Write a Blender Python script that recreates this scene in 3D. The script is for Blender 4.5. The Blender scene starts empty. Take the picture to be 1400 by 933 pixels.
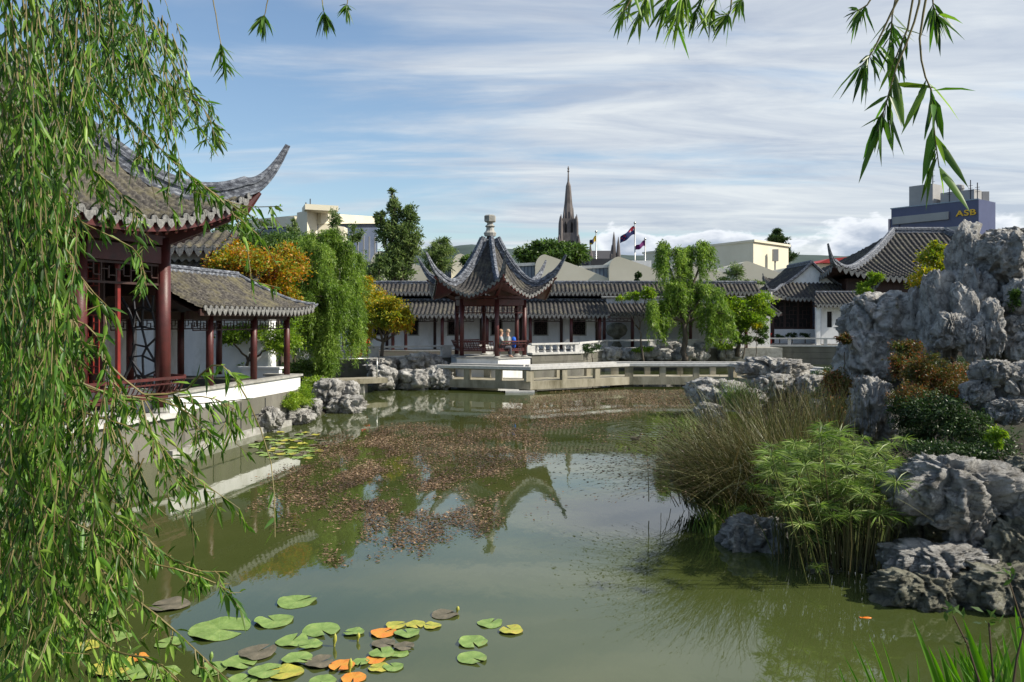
import bpy, math, random
import numpy as np
from mathutils import Vector, Matrix, noise

random.seed(7)
FX, HZ, EYE = 1089.0, 438.0, 3.0        # focal length in photo pixels, horizon row, eye height over the water
SC = bpy.context.scene
COL = SC.collection
rad = math.radians

def px(x, y, d):
    return Vector(((x-700)*d/FX, d, EYE-(y-HZ)*d/FX))
def gx(x, d):
    return (x-700)*d/FX
def wat(x, y, z=0.0):
    d = (EYE-z)*FX/(y-HZ)
    return Vector(((x-700)*d/FX, d, z))
def sstep(a, b, x):
    t = np.clip((x-a)/(b-a), 0, 1)
    return t*t*(3-2*t)

# ------------------------------------------------------------------ objects
ORG = {}
def tag(o, label=None, cat=None, group=None, kind=None):
    if label: o['label'] = label
    if cat: o['category'] = cat
    if group: o['group'] = group
    if kind: o['kind'] = kind
    return o
def thing(name, loc, label, cat, group=None):
    o = bpy.data.objects.new(name, None)
    o.location = loc
    o.empty_display_size = 0.3
    COL.objects.link(o)
    ORG[o.name] = Vector(loc)
    return tag(o, label, cat, group)
def link(name, me, m, parent=None, origin=None, smooth=False):
    if m is not None and len(me.materials) == 0: me.materials.append(m)
    o = bpy.data.objects.new(name, me)
    COL.objects.link(o)
    if parent is not None:
        base = ORG[parent.name]
        me.transform(Matrix.Translation(-base))
        o.parent = parent
        ORG[o.name] = base
    elif origin is not None:
        me.transform(Matrix.Translation(-Vector(origin)))
        o.location = origin
        ORG[o.name] = Vector(origin)
    else:
        ORG[o.name] = Vector((0, 0, 0))
    if smooth:
        me.polygons.foreach_set('use_smooth', [True]*len(me.polygons))
    return o
def copy_tree(o, dx, label=None):
    def cp(s, par):
        c = s.copy(); COL.objects.link(c); c.parent = par
        ORG[c.name] = ORG[s.name]
        for ch in list(s.children): cp(ch, c)
        return c
    c = cp(o, None)
    c.location = Vector(o.location)+Vector(dx)
    ORG[c.name] = Vector(c.location)
    if label: c['label'] = label
    return c

class MB:
    def __init__(s):
        s.v = []; s.f = []
    def add(s, vs, fs):
        n = len(s.v)
        s.v += [tuple(p) for p in vs]
        s.f += [tuple(i+n for i in f) for f in fs]
        return s
    def box(s, c, size, rz=0.0):
        x, y, z = size[0]/2, size[1]/2, size[2]/2
        ca, sa = math.cos(rz), math.sin(rz)
        vs = []
        for dz in (-z, z):
            for dx, dy in ((-x, -y), (x, -y), (x, y), (-x, y)):
                vs.append((c[0]+dx*ca-dy*sa, c[1]+dx*sa+dy*ca, c[2]+dz))
        return s.add(vs, [(0, 3, 2, 1), (4, 5, 6, 7), (0, 1, 5, 4), (1, 2, 6, 5), (2, 3, 7, 6), (3, 0, 4, 7)])
    def bar(s, a, b, w, h, up=(0, 0, 1)):
        a = Vector(a); b = Vector(b); T = (b-a).normalized(); U = Vector(up)
        S = T.cross(U)
        if S.length < 1e-3: S = T.cross(Vector((1, 0, 0)))
        S.normalize(); U = S.cross(T)
        vs = []
        for p in (a, b):
            for i, j in ((-1, -1), (1, -1), (1, 1), (-1, 1)):
                vs.append(p+S*(i*w/2)+U*(j*h/2))
        return s.add(vs, [(0, 1, 2, 3), (7, 6, 5, 4), (0, 4, 5, 1), (1, 5, 6, 2), (2, 6, 7, 3), (3, 7, 4, 0)])
    def tube(s, pts, rs, n=8, caps=True):
        pts = [Vector(p) for p in pts]
        if not hasattr(rs, '__len__'): rs = [rs]*len(pts)
        vs = []; ref = None
        for i, p in enumerate(pts):
            T = (pts[min(i+1, len(pts)-1)]-pts[max(i-1, 0)])
            if T.length < 1e-6: T = Vector((0, 0, 1))
            T.normalize()
            if ref is None: ref = T.cross(Vector((0, 1, 0.01))) if abs(T.y) < .9 else T.cross(Vector((1, 0, 0)))
            A = (ref-T*ref.dot(T))
            if A.length < 1e-5: A = T.cross(Vector((1, 0.3, 0)))
            A.normalize(); ref = A; B = T.cross(A)
            for k in range(n):
                a = 2*math.pi*k/n
                vs.append(p+A*(math.cos(a)*rs[i])+B*(math.sin(a)*rs[i]))
        fs = []
        for i in range(len(pts)-1):
            for k in range(n):
                fs.append((i*n+k, i*n+(k+1) % n, (i+1)*n+(k+1) % n, (i+1)*n+k))
        if caps:
            fs.append(tuple(range(n))[::-1]); fs.append(tuple((len(pts)-1)*n+k for k in range(n)))
        return s.add(vs, fs)
    def lathe(s, c, prof, n=12, a0=0.0):
        vs = []; fs = []
        for r, z in prof:
            for k in range(n):
                a = a0+2*math.pi*k/n
                vs.append((c[0]+r*math.cos(a), c[1]+r*math.sin(a), c[2]+z))
        m = len(prof)
        for i in range(m-1):
            for k in range(n):
                fs.append((i*n+k, i*n+(k+1) % n, (i+1)*n+(k+1) % n, (i+1)*n+k))
        fs.append(tuple(range(n))[::-1]); fs.append(tuple((m-1)*n+k for k in range(n)))
        return s.add(vs, fs)
    def prism(s, poly, z0, z1):
        n = len(poly)
        vs = [(p[0], p[1], z0) for p in poly]+[(p[0], p[1], z1) for p in poly]
        fs = [tuple(range(n))[::-1], tuple(range(n, 2*n))]+[(i, (i+1) % n, n+(i+1) % n, n+i) for i in range(n)]
        return s.add(vs, fs)
    def extrude(s, pts, vec):
        """planar polygon (3D points) pushed along vec"""
        n = len(pts); vec = Vector(vec)
        vs = [Vector(p) for p in pts]+[Vector(p)+vec for p in pts]
        fs = [tuple(range(n)), tuple(range(n, 2*n))[::-1]]+[(i, n+i, n+(i+1) % n, (i+1) % n) for i in range(n)]
        return s.add(vs, fs)
    def sweep(s, pts, sec, scl=None):
        pts = [Vector(p) for p in pts]; m = len(sec); vs = []
        for i, p in enumerate(pts):
            T = (pts[min(i+1, len(pts)-1)]-pts[max(i-1, 0)]).normalized()
            S = T.cross(Vector((0, 0, 1)))
            if S.length < 1e-4: S = Vector((1, 0, 0))
            S.normalize(); U = S.cross(T)
            k = scl[i] if scl else 1.0
            for a, b in sec: vs.append(p+S*(a*k)+U*(b*k))
        fs = []
        for i in range(len(pts)-1):
            for k in range(m):
                fs.append((i*m+k, (i+1)*m+k, (i+1)*m+(k+1) % m, i*m+(k+1) % m))
        fs.append(tuple(range(m))); fs.append(tuple((len(pts)-1)*m+k for k in range(m))[::-1])
        return s.add(vs, fs)
    def build(s, name, m, parent=None, origin=None, smooth=False):
        me = bpy.data.meshes.new(name)
        me.from_pydata([tuple(p) for p in s.v], [], s.f)
        me.update()
        return link(name, me, m, parent, origin, smooth)

def np_mesh(name, verts, quads, m, parent=None, origin=None, smooth=False):
    verts = np.asarray(verts, dtype=np.float32).reshape(-1, 3); quads = np.asarray(quads, dtype=np.int32)
    k = quads.shape[1]
    me = bpy.data.meshes.new(name)
    me.vertices.add(len(verts)); me.vertices.foreach_set('co', verts.ravel())
    me.loops.add(quads.size); me.loops.foreach_set('vertex_index', quads.ravel())
    me.polygons.add(len(quads))
    me.polygons.foreach_set('loop_start', np.arange(0, quads.size, k, dtype=np.int32))
    me.polygons.foreach_set('loop_total', np.full(len(quads), k, dtype=np.int32))
    me.update(calc_edges=True)
    return link(name, me, m, parent, origin, smooth)

RNG = np.random.default_rng(11)
def unit(a):
    return a/np.maximum(np.linalg.norm(a, axis=-1, keepdims=True), 1e-9)
def leaf_arrays(P, D, L, W, bend=0.25, seg=1, nrm=None):
    """diamond (seg=1) or six-vertex lance leaves (seg=2), returned as quads"""
    n = len(P); D = unit(D)
    R = RNG.normal(size=(n, 3)) if nrm is None else nrm
    S = unit(np.cross(D, R)); L = np.broadcast_to(L, (n,))[:, None]; W = np.broadcast_to(W, (n,))[:, None]
    Nn = np.cross(S, D)
    dn = np.array([0, 0, -1.0])
    if seg == 1:
        V = np.stack([P, P+D*L*.45+S*W*.5+Nn*W*.15, P+D*L+dn*bend*L*.6, P+D*L*.45-S*W*.5+Nn*W*.15], 1)
        F = np.arange(4)[None, :]+4*np.arange(n)[:, None]
        return V.reshape(-1, 3), F
    b1 = dn*bend*L*.12; b2 = dn*bend*L*.42; b3 = dn*bend*L*.9
    V = np.stack([P, P+D*L*.3+S*W*.5+b1+Nn*W*.2, P+D*L*.3+b1, P+D*L*.3-S*W*.5+b1+Nn*W*.2,
                  P+D*L*.68+S*W*.36+b2+Nn*W*.15, P+D*L*.68+b2, P+D*L*.68-S*W*.36+b2+Nn*W*.15, P+D*L+b3], 1)
    q = np.array([[0, 0, 1, 2], [0, 0, 2, 3], [1, 4, 5, 2], [2, 5, 6, 3], [4, 7, 7, 5], [5, 7, 7, 6]])
    tri = np.array([[0, 1, 2], [0, 2, 3], [1, 4, 5], [1, 5, 2], [2, 5, 6], [2, 6, 3], [4, 7, 5], [5, 7, 6]])
    F = (tri[None]+8*np.arange(n)[:, None, None]).reshape(-1, 3)
    return V.reshape(-1, 3), F
class Leaves:
    def __init__(s, seg=1): s.V = []; s.F = []; s.n = 0; s.seg = seg
    def add(s, P, D, L, W, bend=.25, nrm=None):
        if len(P) == 0: return
        V, F = leaf_arrays(np.asarray(P, float), np.asarray(D, float), L, W, bend, s.seg, nrm)
        s.V.append(V); s.F.append(F+s.n); s.n += len(V)
    def build(s, name, m, parent=None, origin=None):
        return np_mesh(name, np.concatenate(s.V), np.concatenate(s.F), m, parent, origin, smooth=False)

# ------------------------------------------------------------------ materials
def nmat(name):
    m = bpy.data.materials.new(name); m.use_nodes = True
    return m, m.node_tree, m.node_tree.nodes['Principled BSDF']
def nd(nt, t, **kw):
    n = nt.nodes.new(t)
    for k, v in kw.items():
        if k.startswith('i_'): n.inputs[k[2:].replace('_', ' ')].default_value = v
        else: setattr(n, k, v)
    return n
def ramp(nt, fac, stops):
    r = nt.nodes.new('ShaderNodeValToRGB'); nt.links.new(fac, r.inputs[0])
    e = r.color_ramp.elements
    while len(e) < len(stops): e.new(.5)
    for el, (p, c) in zip(e, stops):
        el.position = p; el.color = (c[0], c[1], c[2], 1) if hasattr(c, '__len__') else (c, c, c, 1)
    return r.outputs[0]
def pmat(name, cols, scale=3.0, rough=.7, bump=.2, bscale=12.0, spec=.4, detail=6, stretch=(1, 1, 1), island=0.0, metallic=0.0, dirt=None, coord='Object'):
    """cols: ramp stops over fractal noise; optional second noise of dirt"""
    m, nt, b = nmat(name)
    tc = nd(nt, 'ShaderNodeTexCoord'); mp = nd(nt, 'ShaderNodeMapping'); mp.inputs['Scale'].default_value = stretch
    nt.links.new(tc.outputs[coord], mp.inputs[0])
    n = nd(nt, 'ShaderNodeTexNoise', i_Scale=scale, i_Detail=detail, i_Roughness=.6); nt.links.new(mp.outputs[0], n.inputs[0])
    c = ramp(nt, n.outputs[0], cols)
    if dirt:
        n2 = nd(nt, 'ShaderNodeTexNoise', i_Scale=dirt[0], i_Detail=8, i_Roughness=.7); nt.links.new(mp.outputs[0], n2.inputs[0])
        f = ramp(nt, n2.outputs[0], [(dirt[1], 0), (dirt[2], 1)])
        mx = nd(nt, 'ShaderNodeMix', data_type='RGBA'); nt.links.new(f, mx.inputs[0]); nt.links.new(c, mx.inputs[6])
        mx.inputs[7].default_value = (*dirt[3], 1); c = mx.outputs[2]
    if island:
        g = nd(nt, 'ShaderNodeNewGeometry'); hs = nd(nt, 'ShaderNodeHueSaturation')
        mr = nd(nt, 'ShaderNodeMapRange'); nt.links.new(g.outputs['Random Per Island'], mr.inputs[0])
        mr.inputs[3].default_value = 1-island; mr.inputs[4].default_value = 1+island
        nt.links.new(mr.outputs[0], hs.inputs['Value']); nt.links.new(c, hs.inputs['Color']); c = hs.outputs[0]
    nt.links.new(c, b.inputs['Base Color'])
    b.inputs['Roughness'].default_value = rough; b.inputs['Metallic'].default_value = metallic
    b.inputs['Specular IOR Level'].default_value = spec
    if bump:
        bn = nd(nt, 'ShaderNodeTexNoise', i_Scale=bscale, i_Detail=8, i_Roughness=.65); nt.links.new(mp.outputs[0], bn.inputs[0])
        bp = nd(nt, 'ShaderNodeBump', i_Strength=bump, i_Distance=.03); nt.links.new(bn.outputs[0], bp.inputs['Height'])
        nt.links.new(bp.outputs[0], b.inputs['Normal'])
    return m
def leafmat(name, cols, trans=.35, var=.35, rough=.45, scale=.8, tboost=1.6):
    m, nt, b = nmat(name)
    tc = nd(nt, 'ShaderNodeTexCoord'); n = nd(nt, 'ShaderNodeTexNoise', i_Scale=scale, i_Detail=3)
    nt.links.new(tc.outputs['Object'], n.inputs[0])
    g = nd(nt, 'ShaderNodeNewGeometry')
    ad = nd(nt, 'ShaderNodeMath', operation='MULTIPLY_ADD'); nt.links.new(g.outputs['Random Per Island'], ad.inputs[0])
    ad.inputs[1].default_value = .5; 
    sb = nd(nt, 'ShaderNodeMath', operation='SUBTRACT'); nt.links.new(n.outputs[0], sb.inputs[0]); sb.inputs[1].default_value = .25
    nt.links.new(sb.outputs[0], ad.inputs[2])
    c = ramp(nt, ad.outputs[0], cols)
    hs = nd(nt, 'ShaderNodeHueSaturation'); mr = nd(nt, 'ShaderNodeMapRange')
    wn = nd(nt, 'ShaderNodeTexWhiteNoise', noise_dimensions='1D'); nt.links.new(g.outputs['Random Per Island'], wn.inputs['W'])
    nt.links.new(wn.outputs[0], mr.inputs[0]); mr.inputs[3].default_value = 1-var; mr.inputs[4].default_value = 1+var
    nt.links.new(mr.outputs[0], hs.inputs['Value']); nt.links.new(c, hs.inputs['Color'])
    nt.links.new(hs.outputs[0], b.inputs['Base Color'])
    b.inputs['Roughness'].default_value = rough; b.inputs['Specular IOR Level'].default_value = .35
    tr = nd(nt, 'ShaderNodeBsdfTranslucent'); h2 = nd(nt, 'ShaderNodeHueSaturation', i_Value=tboost, i_Saturation=1.1)
    nt.links.new(hs.outputs[0], h2.inputs['Color']); nt.links.new(h2.outputs[0], tr.inputs[0])
    ms = nd(nt, 'ShaderNodeMixShader'); ms.inputs[0].default_value = trans
    nt.links.new(b.outputs[0], ms.inputs[1]); nt.links.new(tr.outputs[0], ms.inputs[2])
    nt.links.new(ms.outputs[0], nt.nodes['Material Output'].inputs[0])
    return m
def flat(name, c, rough=.6, metallic=0.0, spec=.4):
    return pmat(name, [(.3, tuple(x*.85 for x in c)), (.7, tuple(min(1, x*1.12) for x in c))], scale=4, rough=rough, bump=.08, bscale=20, metallic=metallic, spec=spec)

M = {}
M['tile'] = pmat('roof_tile_clay', [(.3, (.014, .013, .013)), (.5, (.036, .033, .033)), (.72, (.1, .095, .088))], scale=9, rough=.75, bump=.5, bscale=30, dirt=(1.4, .5, .7, (.12, .11, .075)))
M['tile_near'] = pmat('roof_tile_weathered', [(.3, (.022, .02, .019)), (.5, (.06, .055, .05)), (.72, (.17, .155, .13))], scale=14, rough=.85, bump=.7, bscale=45, dirt=(1.5, .48, .66, (.15, .135, .08)))
M['drip'] = pmat('eave_tile_clay', [(.3, (.10, .10, .10)), (.55, (.20, .20, .195)), (.75, (.33, .33, .31))], scale=16, rough=.8, bump=.6, bscale=40)
M['ridge'] = pmat('ridge_plaster', [(.3, (.03, .033, .045)), (.48, (.09, .1, .125)), (.62, (.24, .26, .3)), (.76, (.5, .52, .56))], scale=7, rough=.7, bump=.5, bscale=25, stretch=(1, 1, 1.8))
M['lacquer'] = pmat('maroon_lacquer', [(.3, (.055, .014, .014)), (.7, (.11, .024, .023))], scale=3, rough=.45, bump=.15, bscale=30, spec=.5, dirt=(2.5, .5, .75, (.045, .022, .02)))
M['lacquer_red'] = pmat('red_lacquer', [(.3, (.15, .018, .015)), (.7, (.26, .03, .022))], scale=4, rough=.35, bump=.05, spec=.5)
M['dkwood'] = pmat('dark_wood', [(.3, (.03, .016, .014)), (.7, (.07, .035, .03))], scale=5, rough=.5, bump=.2, stretch=(1, 1, .2))
M['plaster'] = pmat('white_plaster', [(.3, (.66, .67, .68)), (.6, (.8, .8, .8))], scale=1.5, rough=.85, bump=.1, stretch=(1, 1, .45), dirt=(1.3, .5, .78, (.47, .46, .42)))
M['stone'] = pmat('grey_stone', [(.3, (.24, .235, .22)), (.6, (.38, .375, .35)), (.8, (.5, .49, .46))], scale=5, rough=.8, bump=.3, bscale=25, dirt=(2.0, .5, .75, (.16, .15, .12)))
M['stone_wet'] = pmat('damp_stone', [(.3, (.1, .095, .08)), (.6, (.19, .18, .155)), (.8, (.27, .26, .23))], scale=3, rough=.8, bump=.4, bscale=20, stretch=(1, 1, .4), dirt=(1.5, .48, .7, (.07, .075, .045)))
M['stone_light'] = pmat('pale_stone', [(.3, (.42, .42, .41)), (.7, (.62, .61, .59))], scale=6, rough=.8, bump=.25, bscale=25, dirt=(3.0, .55, .8, (.27, .26, .23)))
M['concrete'] = pmat('bridge_concrete', [(.3, (.2, .18, .13)), (.55, (.34, .31, .235)), (.8, (.46, .43, .35))], scale=2.2, rough=.85, bump=.3, bscale=20, stretch=(1, 1, .35), dirt=(1.2, .5, .68, (.13, .115, .07)))
M['beige'] = pmat('beige_concrete', [(.3, (.56, .52, .4)), (.7, (.64, .6, .47))], scale=.4, rough=.9, bump=.05, dirt=(.25, .5, .9, (.34, .32, .26)))
M['cream'] = pmat('cream_render', [(.3, (.66, .61, .47)), (.7, (.76, .71, .57))], scale=.3, rough=.9, bump=.0)
M['metal'] = pmat('louvre_metal', [(.3, (.2, .25, .3)), (.7, (.33, .39, .45))], scale=2, rough=.45, bump=.0, metallic=.3)
M['darkmetal'] = flat('dark_metal', (.04, .042, .05), .5)
M['steel'] = flat('brushed_steel', (.5, .5, .48), .35, .6)
M['glass_blue'] = pmat('dark_blue_glass', [(.3, (.042, .052, .125)), (.7, (.06, .072, .16))], scale=.3, rough=.35, bump=0, spec=.5)
M['glass_grey'] = pmat('office_glass', [(.3, (.06, .08, .13)), (.7, (.1, .125, .18))], scale=.2, rough=.3, bump=0)
M['grey_panel'] = pmat('grey_panel', [(.3, (.30, .30, .30)), (.7, (.38, .38, .37))], scale=.3, rough=.8, bump=0)
M['gothic'] = pmat('weathered_limestone', [(.3, (.08, .07, .068)), (.55, (.17, .15, .145)), (.8, (.3, .27, .25))], scale=.4, rough=.9, bump=0, stretch=(1, 1, .3))
M['slate'] = flat('slate_roof', (.06, .06, .07), .8)
M['dark'] = flat('dark_interior', (.012, .011, .011), .9)
M['bark'] = pmat('tree_bark', [(.3, (.05, .04, .03)), (.7, (.14, .115, .09))], scale=8, rough=.9, bump=.8, bscale=20, stretch=(1, 1, .25))
M['twig'] = pmat('willow_twig', [(.3, (.1, .085, .03)), (.7, (.22, .18, .065))], scale=5, rough=.6, bump=0)
M['twig_dark'] = pmat('brown_twig', [(.3, (.05, .035, .02)), (.7, (.1, .07, .04))], scale=5, rough=.7, bump=0)
M['willow'] = leafmat('willow_leaf', [(.2, (.032, .09, .014)), (.5, (.085, .19, .022)), (.8, (.22, .34, .055))], trans=.36, var=.5, rough=.4, tboost=1.5)
M['willow_far'] = leafmat('willow_leaf_far', [(.2, (.07, .13, .022)), (.5, (.15, .25, .038)), (.8, (.28, .38, .08))], trans=.4, var=.35, tboost=1.5)
M['green'] = leafmat('green_leaf', [(.2, (.03, .065, .014)), (.5, (.065, .12, .025)), (.8, (.11, .18, .04))], trans=.3, var=.4)
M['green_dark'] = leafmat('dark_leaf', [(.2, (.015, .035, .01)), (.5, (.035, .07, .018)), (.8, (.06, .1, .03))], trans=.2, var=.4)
M['green_bright'] = leafmat('bright_leaf', [(.2, (.09, .17, .02)), (.5, (.17, .28, .03)), (.8, (.3, .38, .05))], trans=.4, var=.3)
M['grey_green'] = leafmat('grey_green_leaf', [(.2, (.06, .1, .03)), (.5, (.12, .18, .055)), (.8, (.22, .28, .1))], trans=.35, var=.4)
M['maple'] = leafmat('maple_leaf_orange', [(.2, (.11, .19, .025)), (.42, (.27, .28, .03)), (.6, (.46, .22, .03)), (.85, (.42, .1, .025))], trans=.4, var=.35, scale=1.0)
M['maple_green'] = leafmat('maple_leaf_turning', [(.15, (.09, .15, .02)), (.42, (.25, .3, .03)), (.66, (.5, .36, .04)), (.85, (.52, .14, .02))], trans=.4, var=.3, scale=.6)
M['red_leaf'] = leafmat('reddish_leaf', [(.2, (.04, .07, .015)), (.5, (.1, .085, .02)), (.8, (.26, .06, .03))], trans=.3, var=.4, scale=1.5)
M['papyrus'] = leafmat('papyrus_blade', [(.2, (.07, .13, .025)), (.5, (.15, .23, .045)), (.8, (.36, .42, .16))], trans=.4, var=.35)
M['rush'] = leafmat('rush_stem', [(.2, (.05, .06, .018)), (.45, (.085, .1, .03)), (.65, (.15, .115, .05)), (.85, (.2, .21, .08))], trans=.15, var=.45)
M['rush_tip'] = leafmat('rush_seed_head', [(.2, (.025, .014, .01)), (.8, (.07, .035, .025))], trans=.1, var=.4)
M['blade'] = leafmat('iris_blade', [(.2, (.06, .15, .015)), (.5, (.1, .25, .02)), (.8, (.24, .38, .05))], trans=.4, var=.3)
M['weed'] = leafmat('pond_weed', [(.15, (.045, .03, .015)), (.45, (.13, .08, .045)), (.65, (.2, .13, .075)), (.9, (.34, .25, .15))], trans=.1, var=.45, scale=.5)

M['soil'] = pmat('bank_soil', [(.3, (.03, .022, .014)), (.6, (.07, .055, .035)), (.8, (.05, .07, .02))], scale=2, rough=.95, bump=.8, bscale=9)
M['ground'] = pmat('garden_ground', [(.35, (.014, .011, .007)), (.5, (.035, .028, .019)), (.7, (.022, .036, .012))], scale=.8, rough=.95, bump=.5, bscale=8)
M['hill'] = pmat('wooded_hill', [(.3, (.03, .05, .045)), (.6, (.05, .075, .07)), (.8, (.08, .1, .1))], scale=.01, rough=1, bump=0)  # bluish tint paints the distance haze into the hill colour
M['pot'] = flat('red_planter', (.42, .05, .03), .6)
M['flower'] = flat('red_flower', (.75, .03, .02), .6)
M['roof_red'] = flat('red_roofing', (.5, .05, .05), .6)
M['padg'] = pmat('lily_pad_green', [(.3, (.12, .2, .04)), (.55, (.2, .3, .075)), (.75, (.3, .38, .12))], scale=9, rough=.4, bump=.3, bscale=25, dirt=(14, .6, .75, (.3, .27, .08)))
M['pady'] = pmat('lily_pad_yellowing', [(.3, (.2, .24, .04)), (.55, (.42, .4, .06)), (.75, (.55, .42, .08))], scale=7, rough=.45, bump=.3, bscale=25, dirt=(12, .58, .7, (.25, .12, .04)))
M['pado'] = pmat('lily_pad_orange', [(.3, (.5, .28, .04)), (.6, (.65, .22, .03)), (.8, (.4, .1, .03))], scale=9, rough=.5, bump=.3, bscale=25, dirt=(12, .62, .75, (.12, .06, .03)))
M['padb'] = pmat('lily_pad_brown', [(.3, (.075, .07, .045)), (.6, (.15, .13, .09)), (.8, (.24, .2, .14))], scale=9, rough=.6, bump=.3, bscale=25)
def veined(m):
    nt = m.node_tree; b = nt.nodes['Principled BSDF']; src = b.inputs['Base Color'].links[0].from_socket
    tc = nd(nt, 'ShaderNodeTexCoord'); sp = nd(nt, 'ShaderNodeSeparateXYZ'); nt.links.new(tc.outputs['Object'], sp.inputs[0])
    at = nd(nt, 'ShaderNodeMath', operation='ARCTAN2'); nt.links.new(sp.outputs[0], at.inputs[0]); nt.links.new(sp.outputs[1], at.inputs[1])
    mu = nd(nt, 'ShaderNodeMath', operation='MULTIPLY'); nt.links.new(at.outputs[0], mu.inputs[0]); mu.inputs[1].default_value = 9
    si = nd(nt, 'ShaderNodeMath', operation='SINE'); nt.links.new(mu.outputs[0], si.inputs[0])
    ab = nd(nt, 'ShaderNodeMath', operation='ABSOLUTE'); nt.links.new(si.outputs[0], ab.inputs[0])
    f = ramp(nt, ab.outputs[0], [(0, .55), (.16, 0)])
    h = nd(nt, 'ShaderNodeHueSaturation', i_Value=1.5, i_Saturation=.8); nt.links.new(src, h.inputs['Color'])
    mx = nd(nt, 'ShaderNodeMix', data_type='RGBA'); nt.links.new(f, mx.inputs[0]); nt.links.new(src, mx.inputs[6]); nt.links.new(h.outputs[0], mx.inputs[7]); nt.links.new(mx.outputs[2], b.inputs['Base Color'])
for _k in ('padg', 'pady', 'pado', 'padb'): veined(M[_k])
M['skin'] = flat('skin', (.5, .3, .22), .6)

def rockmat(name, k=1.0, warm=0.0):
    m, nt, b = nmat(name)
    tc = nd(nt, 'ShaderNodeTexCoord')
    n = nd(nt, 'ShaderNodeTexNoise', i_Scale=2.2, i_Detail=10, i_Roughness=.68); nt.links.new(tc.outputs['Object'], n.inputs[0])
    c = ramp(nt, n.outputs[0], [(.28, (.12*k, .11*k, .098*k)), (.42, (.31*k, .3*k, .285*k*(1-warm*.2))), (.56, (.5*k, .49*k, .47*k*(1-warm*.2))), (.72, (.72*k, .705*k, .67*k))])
    v = nd(nt, 'ShaderNodeTexVoronoi', feature='DISTANCE_TO_EDGE', i_Scale=1.7); 
    mxv = nd(nt, 'ShaderNodeVectorMath', operation='MULTIPLY_ADD'); nt.links.new(n.outputs[1], mxv.inputs[0]); mxv.inputs[1].default_value = (1.6, 1.6, 1.6); nt.links.new(tc.outputs['Object'], mxv.inputs[2])
    nt.links.new(mxv.outputs[0], v.inputs[0])
    cr = ramp(nt, v.outputs[0], [(0, .25), (.035, 1)])
    mx = nd(nt, 'ShaderNodeMix', data_type='RGBA', blend_type='MULTIPLY'); mx.inputs[0].default_value = .4
    nt.links.new(c, mx.inputs[6]); nt.links.new(cr, mx.inputs[7])
    n3 = nd(nt, 'ShaderNodeTexNoise', i_Scale=1.1, i_Detail=6); nt.links.new(tc.outputs['Object'], n3.inputs[0])
    f3 = ramp(nt, n3.outputs[0], [(.55, 0), (.7, .6)])
    m3 = nd(nt, 'ShaderNodeMix', data_type='RGBA'); nt.links.new(f3, m3.inputs[0]); nt.links.new(mx.outputs[2], m3.inputs[6]); m3.inputs[7].default_value = (.17*k, .15*k, .105*k, 1)
    mpp = nd(nt, 'ShaderNodeMapping'); mpp.inputs['Scale'].default_value = (2.6, 2.6, .5); nt.links.new(tc.outputs['Object'], mpp.inputs[0])
    n4 = nd(nt, 'ShaderNodeTexNoise', i_Scale=1.6, i_Detail=7, i_Roughness=.7); nt.links.new(mpp.outputs[0], n4.inputs[0])
    f4 = ramp(nt, n4.outputs[0], [(.54, 0), (.7, .55)])
    m4 = nd(nt, 'ShaderNodeMix', data_type='RGBA'); nt.links.new(f4, m4.inputs[0]); nt.links.new(m3.outputs[2], m4.inputs[6]); m4.inputs[7].default_value = (.075*k, .068*k, .055*k, 1)
    n5 = nd(nt, 'ShaderNodeTexNoise', i_Scale=3.2, i_Detail=9, i_Roughness=.75); nt.links.new(tc.outputs['Object'], n5.inputs[0])
    f5 = ramp(nt, n5.outputs[0], [(.6, 0), (.68, .7)])
    m5 = nd(nt, 'ShaderNodeMix', data_type='RGBA'); nt.links.new(f5, m5.inputs[0]); nt.links.new(m4.outputs[2], m5.inputs[6]); m5.inputs[7].default_value = (.13*k, .125*k, .055*k, 1)
    nt.links.new(m5.outputs[2], b.inputs['Base Color'])
    b.inputs['Roughness'].default_value = .85; b.inputs['Specular IOR Level'].default_value = .3
    n2 = nd(nt, 'ShaderNodeTexNoise', i_Scale=9, i_Detail=14, i_Roughness=.78, i_Distortion=.5); nt.links.new(tc.outputs['Object'], n2.inputs[0])
    h = nd(nt, 'ShaderNodeMath', operation='MULTIPLY_ADD'); nt.links.new(cr, h.inputs[0]); h.inputs[1].default_value = .3; nt.links.new(n2.outputs[0], h.inputs[2])
    bp = nd(nt, 'ShaderNodeBump', i_Strength=1.0, i_Distance=.09); nt.links.new(h.outputs[0], bp.inputs['Height'])
    nt.links.new(bp.outputs[0], b.inputs['Normal'])
    return m
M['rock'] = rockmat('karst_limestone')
M['rock_dark'] = rockmat('wet_limestone', .62, 1.0)

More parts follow.
